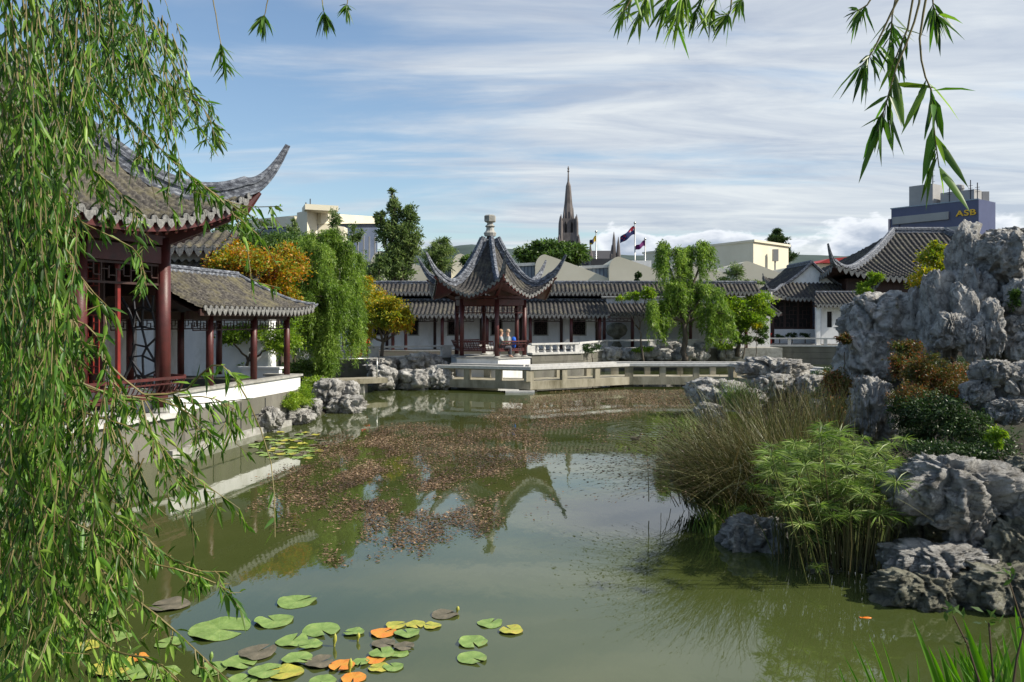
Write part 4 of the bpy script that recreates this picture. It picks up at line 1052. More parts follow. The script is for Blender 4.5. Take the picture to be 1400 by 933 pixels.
def bank_tower():
    A = px(1212, 288, 196.8); Bq = px(1338, 274, 180)
    T = (Bq-A); T.z = 0; L = T.length; T.normalize(); N = Vector((-T.y, T.x, 0)); Z = Vector((0, 0, 1)); top = Bq.z+.3
    A0 = Vector((A.x, A.y, 0)); B0 = Vector((Bq.x, Bq.y, 0))
    root = thing('bank_tower', (A0+B0)/2+N*8, 'tall office tower banded in dark blue glass and grey with a yellow sign', 'building')
    B = MB(); B.prism([A0+T*1.2, B0, B0+N*9, A0+T*1.2+N*9], 1, top); B.build('glass_body', M['glass_blue'], root)
    B = MB(); B.prism([A0-T*.1+N*2, A0+T*3.2+N*.0-N*.4, A0+T*3.2+N*8, A0-T*.1+N*8], 1, top-2.3); B.build('stair_bay', M['glass_blue'], root)
    B = MB(); B.bar(A0-T*.2+N*1.7+Z*(top/2-1.1), A0-T*.2+N*2.0+Z*(top/2-1.1), .5, top-2.3); B.build('corner_pier', flat('pale_pink_render', (.5, .42, .45)), root)
    # each entry: top offset, height, start, end along front (fractions)
    for o, h, a, b in ((3.1, 1.8, .08, .70), (6.4, 1.2, .06, .995), (9.3, 1.1, .02, .995), (12.2, 1.1, .02, .995), (15.1, 1.1, .02, .995), (18, 1.1, .02, .995)):
        F = MB(); p, q = A0+T*(L*a), A0+T*(L*b)
        F.bar(p-N*.25+Z*(top-o), q-N*.25+Z*(top-o), .5, h); F.build('spandrel_band', M['grey_panel'], root)
    B = MB(); B.bar(A0+T*1.0+Z*top, B0+Z*top, .3, .25); B.build('parapet_rail', M['metal'], root)
    B = MB(); p = A0+T*(L*.36)+N*4; B.box((p.x, p.y, top+2.6), (5.6, 5, 5.0), math.atan2(T.y, T.x)); B.build('plant_room', M['grey_panel'], root)
    B = MB(); p = A0+T*(L*.72)+N*5; B.box((p.x, p.y, top+1.4), (7.5, 4, 2.8), math.atan2(T.y, T.x)); B.lathe((p.x-1, p.y-1.0, top+2.8), [(.9, 0), (1.2, .6), (1.1, 1.3), (.5, 1.6)], 12); B.box((p.x+5, p.y, top+1.0), (1.6, 3, 3.4)); B.build('rooftop_plant', M['grey_panel'], root)
    for f, h in ((.46, 11.5), (.86, 5.0), (.93, 4.2), (.64, 4.5)):
        p = A0+T*(L*f)+N*3; B = MB(); B.tube([p+Z*top, p+Z*(top+h)], .12, 6)
        for k in range(3): B.bar(p+Z*(top+h*(.5+.12*k))-T*.5, p+Z*(top+h*(.5+.12*k))+T*.5, .08, .08)
        B.build('antenna_mast', M['darkmetal'], root)
    cu = bpy.data.curves.new('t', 'FONT'); cu.body = 'ASB'; cu.size = 3.6; cu.extrude = .12; cu.offset = .06; cu.space_character = 1.08
    to = bpy.data.objects.new('t', cu); COL.objects.link(to)
    bpy.context.view_layer.update()
    me = bpy.data.meshes.new_from_object(to.evaluated_get(bpy.context.evaluated_depsgraph_get()))
    bpy.data.objects.remove(to); me.materials.clear()
    ym, nt, b = nmat('sign_yellow'); b.inputs['Base Color'].default_value = (.85, .5, .02, 1)
    xs = [v.co.x for v in me.vertices]; w = max(xs)-min(xs)
    hh = max(v.co.y for v in me.vertices)-min(v.co.y for v in me.vertices)
    S = Matrix.Diagonal((L*.205/w, 1.35/hh, 1, 1))
    Rm = Matrix((( T.x, 0, -N.x, 0), (T.y, 0, -N.y, 0), (0, 1, 0, 0), (0, 0, 0, 1)))
    p = A0+T*(L*.775)-N*.2+Z*(top-3.5)
    me.transform(Matrix.Translation(p) @ Rm @ S)
    link('sign_letters', me, ym, root)
bank_tower()

def church():
    d = 400.0; c = px(777, 438, d); X = c.x; Z0 = 1.0
    root = thing('church_spire', (X, d, Z0), 'tall weathered gothic church tower with pinnacles and a slender spire in the distance', 'church')
    zt = px(0, 229, d).z; z1 = px(0, 287, d).z; z2 = px(0, 300, d).z; z3 = px(0, 336, d).z
    s = 400/FX
    B = MB(); B.lathe((X, d, 0), [(3.3, z2-1), (2.1, z1+3), (1.3, z1+12), (.5, zt-7), (.28, zt-2.5)], 8, a0=rad(22.5)); B.build('spire', M['gothic'], root)
    B = MB(); B.lathe((X, d, 0), [(.28, zt-2.6), (.6, zt-2.0), (.25, zt-1.4), (.5, zt-.8), (.1, zt+.6)], 8); B.build('finial', M['gothic'], root)
    B = MB(); B.box((X, d, (z2+1)/2), (6.6, 6.6, z2-1)); B.box((X, d, (z3+1)/2+3), (8.6, 8.6, z3-1+6)); B.build('tower', M['gothic'], root)
    for sx in (-1, 1):
        for sy in (-1, 1):
            B = MB(); x, y = X+sx*3.9, d+sy*3.9
            B.lathe((x, y, 0), [(1.25, 1), (1.2, z3-4), (.95, z3+4), (.8, z2-2), (.6, z2-.5), (.12, z2+2.0)], 8); B.build('pinnacle', M['gothic'], root)
            B = MB(); x, y = X+sx*4.9, d+sy*4.9
            B.lathe((x, y, 0), [(1.3, 1), (1.15, z3-8), (.8, z3+1), (.12, z3+5)], 6); B.build('buttress', M['gothic'], root)
    for q in (-1.5, 1.5):
        B = MB(); B.box((X+q, d-3.35, z2-9), (1.1, .3, 12)); B.lathe((X+q, d-3.35, z2-3), [(.55, 0), (.02, 1.6)], 4); B.build('belfry_window', M['dark'], root)
        B = MB(); B.box((X+q*1.2, d-4.35, z3-2), (1.2, .3, 8)); B.build('belfry_window', M['dark'], root)
    for q in (-3, -1, 1, 3):
        B = MB(); B.lathe((X+q*.75, d-2.9, z2), [(.35, -1), (.3, 2), (.05, 5.5)], 6); B.build('small_pinnacle', M['gothic'], root)
    # nave roof to the right
    x0, x1 = px(806, 0, d).x, px(842, 0, d).x; zr = px(0, 343, d).z
    B = MB(); B.extrude([Vector((x0-6, d-9, 2)), Vector((x0-6, d-9, zr-7)), Vector((x0-6, d, zr)), Vector((x0-6, d+9, zr-7)), Vector((x0-6, d+9, 2))], (x1-x0+6, 0, 0)); B.build('nave', M['slate'], root)
    for x, h in ((x0-.5, 3), (x0+10, 2), (x1-2.2, 8.5), (x1, 6)):
        B = MB(); B.lathe((x, d-9.5, 0), [(1.2, 2), (1.1, zr-3), (.7, zr+h-4), (.1, zr+h)], 6); B.build('pinnacle', M['gothic'], root)
church()

def flag(label, x, y0, y1, d, fx, fy, cols, kind):
    a = px(x, y1, d); b = px(x, y0, d); base = Vector((a.x, d, 1.2))
    root = thing('flagpole', base, label, 'flagpole', 'flagpoles behind the museum')
    B = MB(); B.tube([base, b], [.16, .07], 8); B.lathe(b, [(.16, 0), (.2, .12), (.05, .3)], 8); B.build('pole', M['steel'], root, smooth=True)
    # rippling cloth, hoist at the pole, fly end at fx (pixels)
    h = fy[1]*d/FX; hoist = px(x, fy[0], d)
    n, m = 14, 6; V = []; dx = (fx[0]-x)*d/FX; dz = -(fx[1]-fy[0])*d/FX
    for th in (0, .03):
        for i in range(n+1):
            f = i/n
            for j in range(m+1):
                g = j/m
                V.append((hoist.x+dx*f, d-.15+.28*math.sin(f*7+g*1.5)*f+th, hoist.z+dz*f**1.2+.12*math.sin(f*8)-g*h*(1-.25*f)))
    F = []
    for i in range(n):
        for j in range(m):
            k = i*(m+1)+j; F.append((k, k+1, k+m+2, k+m+1))
            k += (n+1)*(m+1); F.append((k, k+m+1, k+m+2, k+1))
    me = bpy.data.meshes.new('cloth'); me.from_pydata(V, [], F); me.update()
    for c in cols: me.materials.append(flat('flag_cloth', c, .8))
    for p in me.polygons:
        q = p.index//2; i, j = q//m, q % m
        p.material_index = kind(i, j)
    link('cloth', me, None, root)
flag('thin flagpole with a small yellow and dark blue flag left of the tallest flagpole', 815, 318, 358, 112, (806, 330), (323, 8), [(.012, .015, .06), (.65, .42, .03)], lambda i, j: 1 if (i < 5 or (i > 8 and j > 3)) else 0)
def nz(i, j):
    if i < 6 and j < 3: return 1 if (i in (2, 3) or j == 1) else (2 if (i+j) % 3 == 0 else 0)
    return 1 if (i, j) in ((10, 1), (10, 4), (9, 2), (12, 2)) else 0
flag('tallest flagpole flying a dark blue flag with a crossed canton and red stars', 868, 306, 356, 112, (848, 325), (309, 12), [(.012, .018, .1), (.5, .02, .04), (.7, .7, .75)], nz)
flag('flagpole with a plain purple flag beside the beige box building', 882, 328, 358, 112, (869, 337), (329, 8), [(.13, .015, .12)], lambda i, j: 0)

# ------------------------------------------------------------------ terrain, water, hills
POND = [(-7.5, 5.0), (-2, 4.6), (3.0, 4.8), (6.6, 5.2), (7.4, 7.4), (6.0, 9.0), (4.4, 9.6), (3.5, 10.2), (3.1, 11.2), (3.5, 13), (4.2, 16), (5.2, 20), (6.2, 24), (7.5, 27.5), (10.5, 30.5), (14, 33), (30, 35), (32, 54.5), (18, 55.5), (15.5, 54), (12, 52.5), (9, 50.8), (5.5, 49.5), (3.6, 43.6), (1, 41.5), (-1.2, 40), (-3.2, 38.8), (-6.4, 37.2), (-9.5, 37), (-9.6, 33), (-7.6, 29.5), (-6.4, 27), (-6.0, 25), (-6.7, 23.3), (-7.7, 18.45), (-8.2, 17.5), (-10.0, 13.2), (-11.5, 12), (-9.5, 8)]
def sdist(X, Y):
    n = len(POND); best = np.full(X.shape, 1e9); inside = np.zeros(X.shape, bool)
    for i in range(n):
        x0, y0 = POND[i]; x1, y1 = POND[(i+1) % n]; dx, dy = x1-x0, y1-y0
        t = np.clip(((X-x0)*dx+(Y-y0)*dy)/(dx*dx+dy*dy), 0, 1)
        best = np.minimum(best, np.hypot(X-x0-t*dx, Y-y0-t*dy))
        c = ((y0 > Y) != (y1 > Y)) & (X < (x1-x0)*(Y-y0)/((y1-y0) if abs(y1-y0) > 1e-9 else 1e-9)+x0)
        inside ^= c
    return np.where(inside, -best, best)
def gheight(X, Y):
    s = sdist(X, Y)
    wid = 1.1+2.4*sstep(2, 6, X)*sstep(34, 28, Y)+.8*sstep(7, 5, Y)
    rb = sstep(2.2, 4, X)*sstep(31, 27, Y)*sstep(4.8, 6.5, Y)
    h = -.9+(2.05-.95*rb)*sstep(-.55, 1.0, s/wid)
    h += rb*(.5*sstep(.5, 6, s)+1.0*sstep(13, 20, Y)*sstep(6, 11, X))
    h += .12*np.sin(X*1.3+Y*.7)*np.sin(Y*1.1-X*.4)*sstep(.3, 2, s)*sstep(60, 40, np.abs(Y))
    return h
def ground():
    u = np.linspace(-1, 1, 321); ax = 26*u+0.0
    def warp(u, core, far): 
        k = np.sinh(u*5.4)/np.sinh(5.4); return core*u+(far-core)*k
    xs = warp(u, 60, 4200); v = np.linspace(-1, 1, 361)
    ys = warp(v, 75, 4200)+24
    X, Y = np.meshgrid(xs, ys, indexing='ij'); Zz = gheight(X, Y)
    V = np.stack([X, Y, Zz], -1); a, b = X.shape; i = np.arange(a*b).reshape(a, b)
    F = np.stack([i[:-1, :-1].ravel(), i[1:, :-1].ravel(), i[1:, 1:].ravel(), i[:-1, 1:].ravel()], 1)
    o = np_mesh('ground', V, F, M['ground'], smooth=True); tag(o, 'dark soil and lawn round the pond reaching to the horizon', 'ground', kind='structure')
ground()
def water():
    m, nt, b = nmat('murky_pond_water')
    tc = nd(nt, 'ShaderNodeTexCoord')
    n0 = nd(nt, 'ShaderNodeTexNoise', i_Scale=.22, i_Detail=4); nt.links.new(tc.outputs['Object'], n0.inputs[0])
    c = ramp(nt, n0.outputs[0], [(.3, (.042, .057, .015)), (.55, (.062, .077, .022)), (.75, (.082, .092, .032))])
    nt.links.new(c, b.inputs['Base Color']); b.inputs['Roughness'].default_value = .025; b.inputs['IOR'].default_value = 1.7
    b.inputs['Specular IOR Level'].default_value = .5
    mp = nd(nt, 'ShaderNodeMapping'); mp.inputs['Scale'].default_value = (1, .35, 1); nt.links.new(tc.outputs['Object'], mp.inputs[0])
    n1 = nd(nt, 'ShaderNodeTexNoise', i_Scale=5.0, i_Detail=3, i_Roughness=.5); nt.links.new(mp.outputs[0], n1.inputs[0])
    # rings spreading from the bird at the right of the pond
    rp = wat(905, 588); sv = nd(nt, 'ShaderNodeVectorMath', operation='SUBTRACT'); nt.links.new(tc.outputs['Object'], sv.inputs[0]); sv.inputs[1].default_value = rp
    ln = nd(nt, 'ShaderNodeVectorMath', operation='LENGTH'); nt.links.new(sv.outputs[0], ln.inputs[0])
    si = nd(nt, 'ShaderNodeMath', operation='MULTIPLY'); nt.links.new(ln.outputs['Value'], si.inputs[0]); si.inputs[1].default_value = 17
    s2 = nd(nt, 'ShaderNodeMath', operation='SINE'); nt.links.new(si.outputs[0], s2.inputs[0])
    fo = nd(nt, 'ShaderNodeMapRange'); nt.links.new(ln.outputs['Value'], fo.inputs[0]); fo.inputs[1].default_value = .2; fo.inputs[2].default_value = 2.6; fo.inputs[3].default_value = 1; fo.inputs[4].default_value = 0
    s3 = nd(nt, 'ShaderNodeMath', operation='MULTIPLY'); nt.links.new(s2.outputs[0], s3.inputs[0]); nt.links.new(fo.outputs[0], s3.inputs[1])
    s4 = nd(nt, 'ShaderNodeMath', operation='MULTIPLY_ADD'); nt.links.new(s3.outputs[0], s4.inputs[0]); s4.inputs[1].default_value = 1.0
    n5 = nd(nt, 'ShaderNodeMath', operation='MULTIPLY'); nt.links.new(n1.outputs[0], n5.inputs[0]); n5.inputs[1].default_value = .55; nt.links.new(n5.outputs[0], s4.inputs[2])
    bp = nd(nt, 'ShaderNodeBump', i_Strength=.22, i_Distance=.012); nt.links.new(s4.outputs[0], bp.inputs['Height']); nt.links.new(bp.outputs[0], b.inputs['Normal'])
    B = MB(); B.add([(-40, 3, 0), (45, 3, 0), (45, 62, 0), (-40, 62, 0)], [(0, 1, 2, 3)])
    o = B.build('water', m); tag(o, 'murky green pond water reflecting the pavilion and sky', 'water', kind='structure')
water()
def hills():
    d = 2600.0; n = 160; V = []; F = []
    pts = [(-400, 352), (300, 346), (470, 344), (560, 347), (615, 340), (650, 337), (700, 343), (760, 350), (880, 352), (1000, 351), (1120, 352), (1300, 340), (1420, 334), (1500, 330), (2000, 350)]
    rows = 14
    for i in range(n+1):
        x = -400+2400*i/n
        y = np.interp(x, [p[0] for p in pts], [p[1] for p in pts])-1.5*noise.noise(Vector((x*.03, 0, 0)))
        zt = EYE+(HZ-y)*d/FX
        for j in range(rows+1):
            f = j/rows; dd = d+900*(f-1)
            V.append(((x-700)*d/FX*(1+.05*f), dd, 1+zt*math.sin(f*math.pi/2)**1.2+14*noise.noise(Vector((x*.02, f*5, 3)))*math.sin(f*3.14)))
    for i in range(n):
        for j in range(rows):
            k = i*(rows+1)+j; F.append((k, k+rows+1, k+rows+2, k+1))
    me = bpy.data.meshes.new('hills'); me.from_pydata(V, [], F); me.update()
    tag(link('hills', me, M['hill'], smooth=True), 'low blue-green hills on the horizon', 'hills', kind='structure')
hills()

# ------------------------------------------------------------------ rocks
RK = [
 ('broad pale limestone block at the left edge of the tall rockery', 1146, 402, 1262, 478, 21.5, 1, dict(sub=6, dep=.9)),
 ('lower limestone block under the broad block at the left end of the rockery', 1150, 448, 1240, 530, 21, 2, dict(dep=.9)),
 ('tall upright slab forming the summit of the rockery', 1296, 312, 1350, 425, 20.5, 3, dict(sub=6, dep=1.1, crease=.12, stretch=.3, freq=.7)),
 ('leaning grey slab left of the summit slab', 1258, 372, 1302, 500, 19.9, 4, dict(dep=.8, stretch=.3, freq=.75, crease=.2)),
 ('overhanging boulder high on the rockery at the right edge', 1334, 318, 1425, 382, 19.6, 5, dict(sub=6)),
 ('smooth-faced leaning slab in the middle of the rockery face', 1302, 388, 1338, 480, 19.0, 71, dict(dep=.7, stretch=.3, freq=.7, crease=.15, tilt=-.15)),
 ('thin upright slab between the broad block and the leaning slabs', 1238, 395, 1266, 505, 20.4, 72, dict(dep=.9, stretch=.3, freq=.7, crease=.2)),
 ('squat pale block on the right shoulder of the rockery', 1372, 380, 1420, 432, 18.9, 73, dict(freq=.8, crease=.2)),
 ('cap rock on top of the rockery at the right edge', 1340, 312, 1440, 350, 20.6, 6, dict(dep=.7)),
 ('central hollowed column of the rockery below the summit', 1298, 365, 1352, 460, 19.7, 7, dict(dep=1.1, crease=.45, stretch=.45)),
 ('dark rounded boulder below the overhanging boulder', 1342, 372, 1425, 432, 20.0, 8, dict()),
 ('egg-shaped boulder at the foot of the summit slab', 1278, 428, 1322, 478, 18.8, 9, dict()),
 ('narrow standing stone right of the egg-shaped boulder', 1318, 440, 1342, 500, 18.5, 10, dict(dep=1.2, stretch=.4)),
 ('knobbly standing stone near the right edge below the overhang', 1338, 412, 1372, 492, 18.5, 11, dict(crease=.4, stretch=.5)),
 ('broad low boulder of the rockery at the right edge', 1362, 425, 1440, 500, 18.8, 12, dict()),
 ('rock filling the hollow behind the nandina shrub', 1225, 440, 1290, 530, 20.8, 13, dict()),
 ('pale blue-grey boulder with a flat facet between the grasses and the shrub', 1163, 518, 1222, 605, 15.5, 14, dict(sub=6, crease=.22)),
 ('brown capstone perched on a small arch of rock', 1336, 494, 1386, 526, 13.4, 15, dict(crease=.25)),
 ('small pale rock left of the capstone arch', 1316, 523, 1352, 554, 13.4, 16, dict()),
 ('curved rock forming the right leg of the capstone arch', 1370, 500, 1420, 572, 13.3, 17, dict(crease=.35)),
 ('low rock under the capstone arch', 1345, 545, 1405, 580, 13.2, 18, dict()),
 ('large rugged foreground boulder with a sloping fissured top', 1218, 628, 1392, 712, 9.3, 19, dict(sub=6, dep=.62, crease=.36)),
 ('shaded block below the large foreground boulder', 1296, 692, 1350, 762, 9.1, 20, dict(crease=.25)),
 ('flat pale ledge rock below the large foreground boulder', 1218, 746, 1352, 796, 8.9, 21, dict(sub=6, crease=.2, dep=.7)),
 ('pitted rock at the right edge beside the foreground boulder', 1372, 660, 1460, 722, 9.0, 22, dict(dep=.8)),
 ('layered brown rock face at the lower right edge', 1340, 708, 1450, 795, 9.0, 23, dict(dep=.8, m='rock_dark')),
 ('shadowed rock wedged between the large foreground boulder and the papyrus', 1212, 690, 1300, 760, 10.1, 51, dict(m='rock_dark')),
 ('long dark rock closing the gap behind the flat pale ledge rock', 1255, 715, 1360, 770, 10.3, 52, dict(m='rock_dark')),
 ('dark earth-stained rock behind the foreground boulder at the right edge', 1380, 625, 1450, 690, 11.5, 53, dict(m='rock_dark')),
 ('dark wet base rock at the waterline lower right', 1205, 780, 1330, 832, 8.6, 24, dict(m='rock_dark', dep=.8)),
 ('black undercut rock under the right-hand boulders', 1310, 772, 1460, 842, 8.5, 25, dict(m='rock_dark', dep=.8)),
 ('ribbed pale rock at the waterline below the rushes', 982, 706, 1082, 764, 10.6, 26, dict(sub=6, crease=.35, dep=.7)),
 ('dark rock at the waterline below the papyrus', 1095, 775, 1150, 800, 9.6, 27, dict(m='rock_dark')),
 ('flat dark stone at the waterline right of the papyrus stems', 1140, 770, 1205, 800, 9.7, 28, dict(m='rock_dark')),
 ('flat-topped layered rock beside the end of the zigzag bridge', 1016, 489, 1106, 520, 25.5, 29, dict(sub=6, dep=.7, crease=.35)),
 ('pale rounded rock nearest the bridge on its left', 944, 519, 1022, 556, 25.0, 30, dict(dep=.8)),
 ('low rock below the flat-topped rock', 1025, 512, 1090, 545, 24.6, 31, dict(dep=.8)),
 ('brown-topped rock right of the flat-topped rock', 1088, 514, 1140, 552, 24.0, 32, dict(dep=.8)),
 ('small dark rock in the water below the pale rounded rock', 952, 552, 990, 584, 22.5, 33, dict()),
 ('small blue-grey stone behind the rushes', 1106, 546, 1142, 572, 19.5, 34, dict()),
 ('rock in front of the sedge tuft near the bridge end', 985, 530, 1045, 560, 24.0, 35, dict(dep=.8)),
 ('rugged rock cluster piece beside the bright shrub on the left bank', 428, 520, 466, 556, 26.2, 36, dict()),
 ('grey rock jutting into the water on the left bank', 446, 540, 497, 568, 26.0, 37, dict(dep=.8)),
 ('small rounded rock on the left bank above the jutting rock', 462, 522, 492, 546, 26.6, 38, dict()),
 ('smooth boulder at the foot of the gallery foundation', 350, 556, 388, 590, 21.6, 39, dict(crease=.15)),
 ('low boulder under the bright green shrub', 384, 560, 430, 580, 23.2, 40, dict(crease=.15)),
 ('round boulder between the two green shrubs on the left bank', 412, 545, 440, 574, 25, 41, dict()),
 ('leftmost rock of the group beside the slab bridge', 506, 500, 548, 533, 34.4, 42, dict()),
 ('middle rock of the group left of the zigzag bridge', 540, 506, 590, 535, 34.6, 43, dict(dep=.8)),
 ('rock touching the left end of the zigzag bridge', 584, 502, 618, 534, 34.6, 44, dict()),
 ('upper rock behind the group left of the zigzag bridge', 548, 484, 598, 508, 36.6, 45, dict()),
 ('small upper rock beside the pavilion plinth', 592, 492, 616, 506, 36.5, 46, dict()),
 ('rock under the small maple tree', 500, 488, 542, 506, 36, 47, dict()),
]
for l, x0, y0, x1, y1, d, sd, kw in RK:
    kw.setdefault('sub', 6 if d < 23 else 5); rockpx(l, x0, y0, x1, y1, d, sd, **kw)
for i, (x0, y0, x1, y1) in enumerate([(822, 474, 850, 492), (846, 477, 874, 492), (868, 473, 900, 492), (893, 478, 922, 492), (918, 474, 950, 492), (944, 479, 968, 492), (976, 476, 1012, 492), (905, 468, 932, 482), (948, 469, 972, 482)]):
    nm = ['leftmost rock of the far bank rock garden', 'second rock from the left of the far bank rock garden', 'third rock from the left of the far bank rock garden', 'fourth rock from the left of the far bank rock garden', 'broad rock near the middle of the far bank rock garden', 'small rock left of the planter rock on the far bank', 'pale rock at the right end of the far bank rock garden', 'upper rock standing behind the middle of the far bank rock garden', 'upper rock behind the right part of the far bank rock garden'][i]
    rockpx(nm, x0, y0, x1, y1+2, [47.5, 48.5, 49, 49.2, 49.2, 50, 51, 49.6, 50.6][i], 60+i, sub=4)
# ------------------------------------------------------------------ trees
def limb(mb, a, b, r0, r1, n=6, wob=.08, seg=6):
    a = Vector(a); b = Vector(b); L = (b-a).length; pts = []; rs = []
    for i in range(seg+1):
        f = i/seg; p = a.lerp(b, f)
        if 0 < i < seg: p += Vector((random.uniform(-1, 1), random.uniform(-1, 1), random.uniform(-.3, .6)))*wob*L
        pts.append(p); rs.append(r0+(r1-r0)*f)
    mb.tube(pts, rs, n); return pts
def blob(x, y, d, rx, ry, rd=None):
    c = px(x, y, d); k = d/FX
    return (np.array(c), np.array([rx*k, (rd if rd else rx)*k, ry*k]))
def tree(name, label, cat, base, blobs, n, L, m, trunk_r=.12, clumps=14, spread=.32, wl=.5, up=.2, limbs=True, group=None, bark='bark', sub_w=None, seed=1, fork=.45):
    global RNG
    RNG = np.random.default_rng(seed); random.seed(seed)
    base = Vector(base); root = thing(name, base, label, cat, group)
    T = MB(); cen = np.mean([b[0] for b in blobs], 0)
    zlo = min(b[0][2]-b[1][2] for b in blobs)
    fk = base.lerp(Vector((base.x*.6+cen[0]*.4, base.y*.6+cen[1]*.4, max(zlo, base.z+.3))), 1.0)
    fk.z = base.z+max(.3, (cen[2]-base.z)*fork)
    limb(T, base-Vector((0, 0, .3)), fk, trunk_r, trunk_r*.7, 8, .03)
    lv = Leaves(1); tot = sum(b[1][0]*b[1][2] for b in blobs)
    for c, r in blobs:
        share = r[0]*r[2]/tot; nc = max(4, int(clumps*share*len(blobs)))
        u = RNG.normal(size=(nc, 3)); u = unit(u)*(RNG.random((nc, 1))**.45)
        cc = c+u*r*.86
        if limbs:
            m0 = limb(T, fk, Vector(c)-Vector((0, 0, r[2]*.35)), trunk_r*.6, trunk_r*.32, 6, .05)
            for q in cc[:: max(1, nc//10)]: limb(T, m0[-1], Vector(q), trunk_r*.3, trunk_r*.06, 5, .06, 4)
        k = max(3, int(n*share/nc))
        for q in cc:
            sg = spread*np.array([min(r[0], r[1]), min(r[0], r[1]), r[2]*.8])*(.5+.8*RNG.random())
            P = q+RNG.normal(size=(k, 3))*sg*.62
            D = unit(RNG.normal(size=(k, 3))+np.array([0, 0, up])+unit(P-c)*.7)
            lv.add(P, D, L*(.6+.8*RNG.random(k)), L*wl*(.7+.5*RNG.random(k)), .2)
    T.build('trunk', M[bark], root, smooth=True)
    lv.build('crown', M[m], root)
    return root
def weeper(name, label, base, domes, n, drop, L, m, trunk_r=.15, seed=2, zmin=None, fill=2500, cat='tree', ll=.05):
    """weeping willow: hanging strands with small leaves from dome-shaped heads"""
    global RNG
    RNG = np.random.default_rng(seed); random.seed(seed)
    base = Vector(base); root = thing(name, base, label, cat); T = MB(); lv = Leaves(1)
    top = np.mean([b[0] for b in domes], 0)
    fk = base.lerp(Vector(top), .5); limb(T, base-Vector((0, 0, .3)), fk, trunk_r, trunk_r*.7, 8, .03)
    tot = sum(b[1][0] for b in domes)
    for c, r in domes:
        m0 = limb(T, fk, Vector(c)+Vector((0, 0, r[2]*.1)), trunk_r*.6, trunk_r*.2, 6, .05)
        K = max(5, int(16*r[0]*r[2])); k = max(6, int(n*r[0]/tot/K))
        for b in range(K):
            a = RNG.random()*2*math.pi; rr = RNG.random()**.6; hz = math.sqrt(max(0, 1-rr*rr))
            bc = c+np.array([math.cos(a)*rr*r[0], math.sin(a)*rr*r[1], r[2]*(hz*(.75+.45*RNG.random())-.25*RNG.random())])
            limb(T, m0[-1], Vector(bc), trunk_r*.18, .012, 4, .05, 4)
            fl = .3+.7*RNG.random()**1.3
            for s in range(k):
                p = bc+RNG.normal(size=3)*np.array([.13, .13, .09])*r[0]
                dl = drop*fl*(.3+.7*RNG.random())*(.5+.6*rr)
                if zmin is not None: dl = min(dl, max(.3, p[2]-zmin-RNG.random()*.7))
                st = int(dl/(ll*.6))+3; f = np.linspace(0, 1, st); sway = RNG.normal(size=2)*.2; ou = .22*r[0]*(.4+RNG.random())
                P = np.stack([p[0]+math.cos(a)*ou*f**.6+sway[0]*f*f+.04*np.sin(f*9+a), p[1]+math.sin(a)*ou*f**.6+sway[1]*f*f, p[2]+.12*r[2]*np.sin(np.minimum(f*6, math.pi))-dl*f], 1)
                P = np.repeat(P, 2, 0)+RNG.normal(size=(st*2, 3))*.035
                D = RNG.normal(size=(st*2, 3))*.8+np.array([math.cos(a)*.3, math.sin(a)*.3, -.8])
                lv.add(P, D, L*(.6+.8*RNG.random(st*2)), L*.24*(.7+.6*RNG.random(st*2)), .2)
    T.build('trunk', M['bark'], root, smooth=True); lv.build('crown', M[m], root)
    return root

g = 1.2
tree('maple_tree', 'orange and yellow maple with spreading crown behind the gallery roof', 'tree', (gx(350, 27), 27, g),
     [blob(325, 360, 26, 45, 30), blob(372, 375, 26, 42, 32), blob(395, 352, 27, 30, 22), blob(310, 345, 27, 30, 20), blob(350, 400, 26, 50, 20), blob(395, 402, 26, 22, 18)], 21000, .11, 'maple', .11, 26, seed=3)
tree('leafy_shrub', 'green maple with bent trunks seen through the gallery posts', 'tree', (gx(335, 26.5), 26.5, 1.1),
     [blob(312, 458, 26, 22, 14), blob(345, 455, 26.5, 25, 18), blob(385, 460, 26, 30, 25), blob(340, 490, 27, 30, 15)], 9000, .1, 'green_bright', .07, 20, seed=4)
tree('green_tree', 'light green leafy tree rising behind the orange maple', 'tree', (gx(385, 33), 33, g),
     [blob(350, 325, 32, 48, 22), blob(395, 340, 33, 45, 30), blob(300, 320, 34, 20, 15), blob(430, 355, 34, 30, 30)], 16000, .13, 'green', .14, 22, seed=5)
weeper('willow_tree', 'bright green weeping willow at the left bank between the two maples', (gx(440, 31), 31, g),
       [blob(425, 350, 30, 32, 26), blob(462, 352, 31, 32, 28), blob(445, 330, 31, 26, 18), blob(480, 385, 31, 14, 18), blob(410, 395, 29.5, 18, 22), blob(448, 410, 29.5, 30, 30), blob(425, 440, 29, 26, 22), blob(465, 445, 29.3, 24, 22)], 1500, 4.6, .12, 'willow_far', .12, 6, zmin=.95)
tree('slender_tree', 'slender wispy grey-green tree in front of the office building', 'tree', (gx(460, 36), 36, g),
     [blob(460, 298, 36, 10, 18), blob(458, 330, 36, 22, 22), blob(484, 322, 36.5, 12, 16)], 3200, .16, 'grey_green', .1, 14, seed=7, wl=.3)
tree('slender_tree', 'thin drooping grey-green tree at the left end of the office building', 'tree', (gx(403, 36), 36, g),
     [blob(404, 330, 36, 12, 24), blob(398, 308, 36, 6, 14)], 1800, .16, 'grey_green', .08, 10, seed=8, wl=.3)
tree('poplar_tree', 'tall upright dark green tree with pointed top behind the corridor', 'tree', (gx(542, 58), 58, g),
     [blob(540, 288, 58, 10, 22), blob(560, 298, 58, 12, 22), blob(528, 318, 58, 18, 20), blob(556, 325, 58, 24, 24), blob(538, 352, 58, 26, 22), blob(562, 345, 58, 14, 22), blob(540, 372, 58, 30, 14), blob(536, 264, 58, 3, 8), blob(520, 300, 58, 8, 12)], 15000, .27, 'grey_green', .25, 60, .2, seed=9, wl=.4, up=.8)
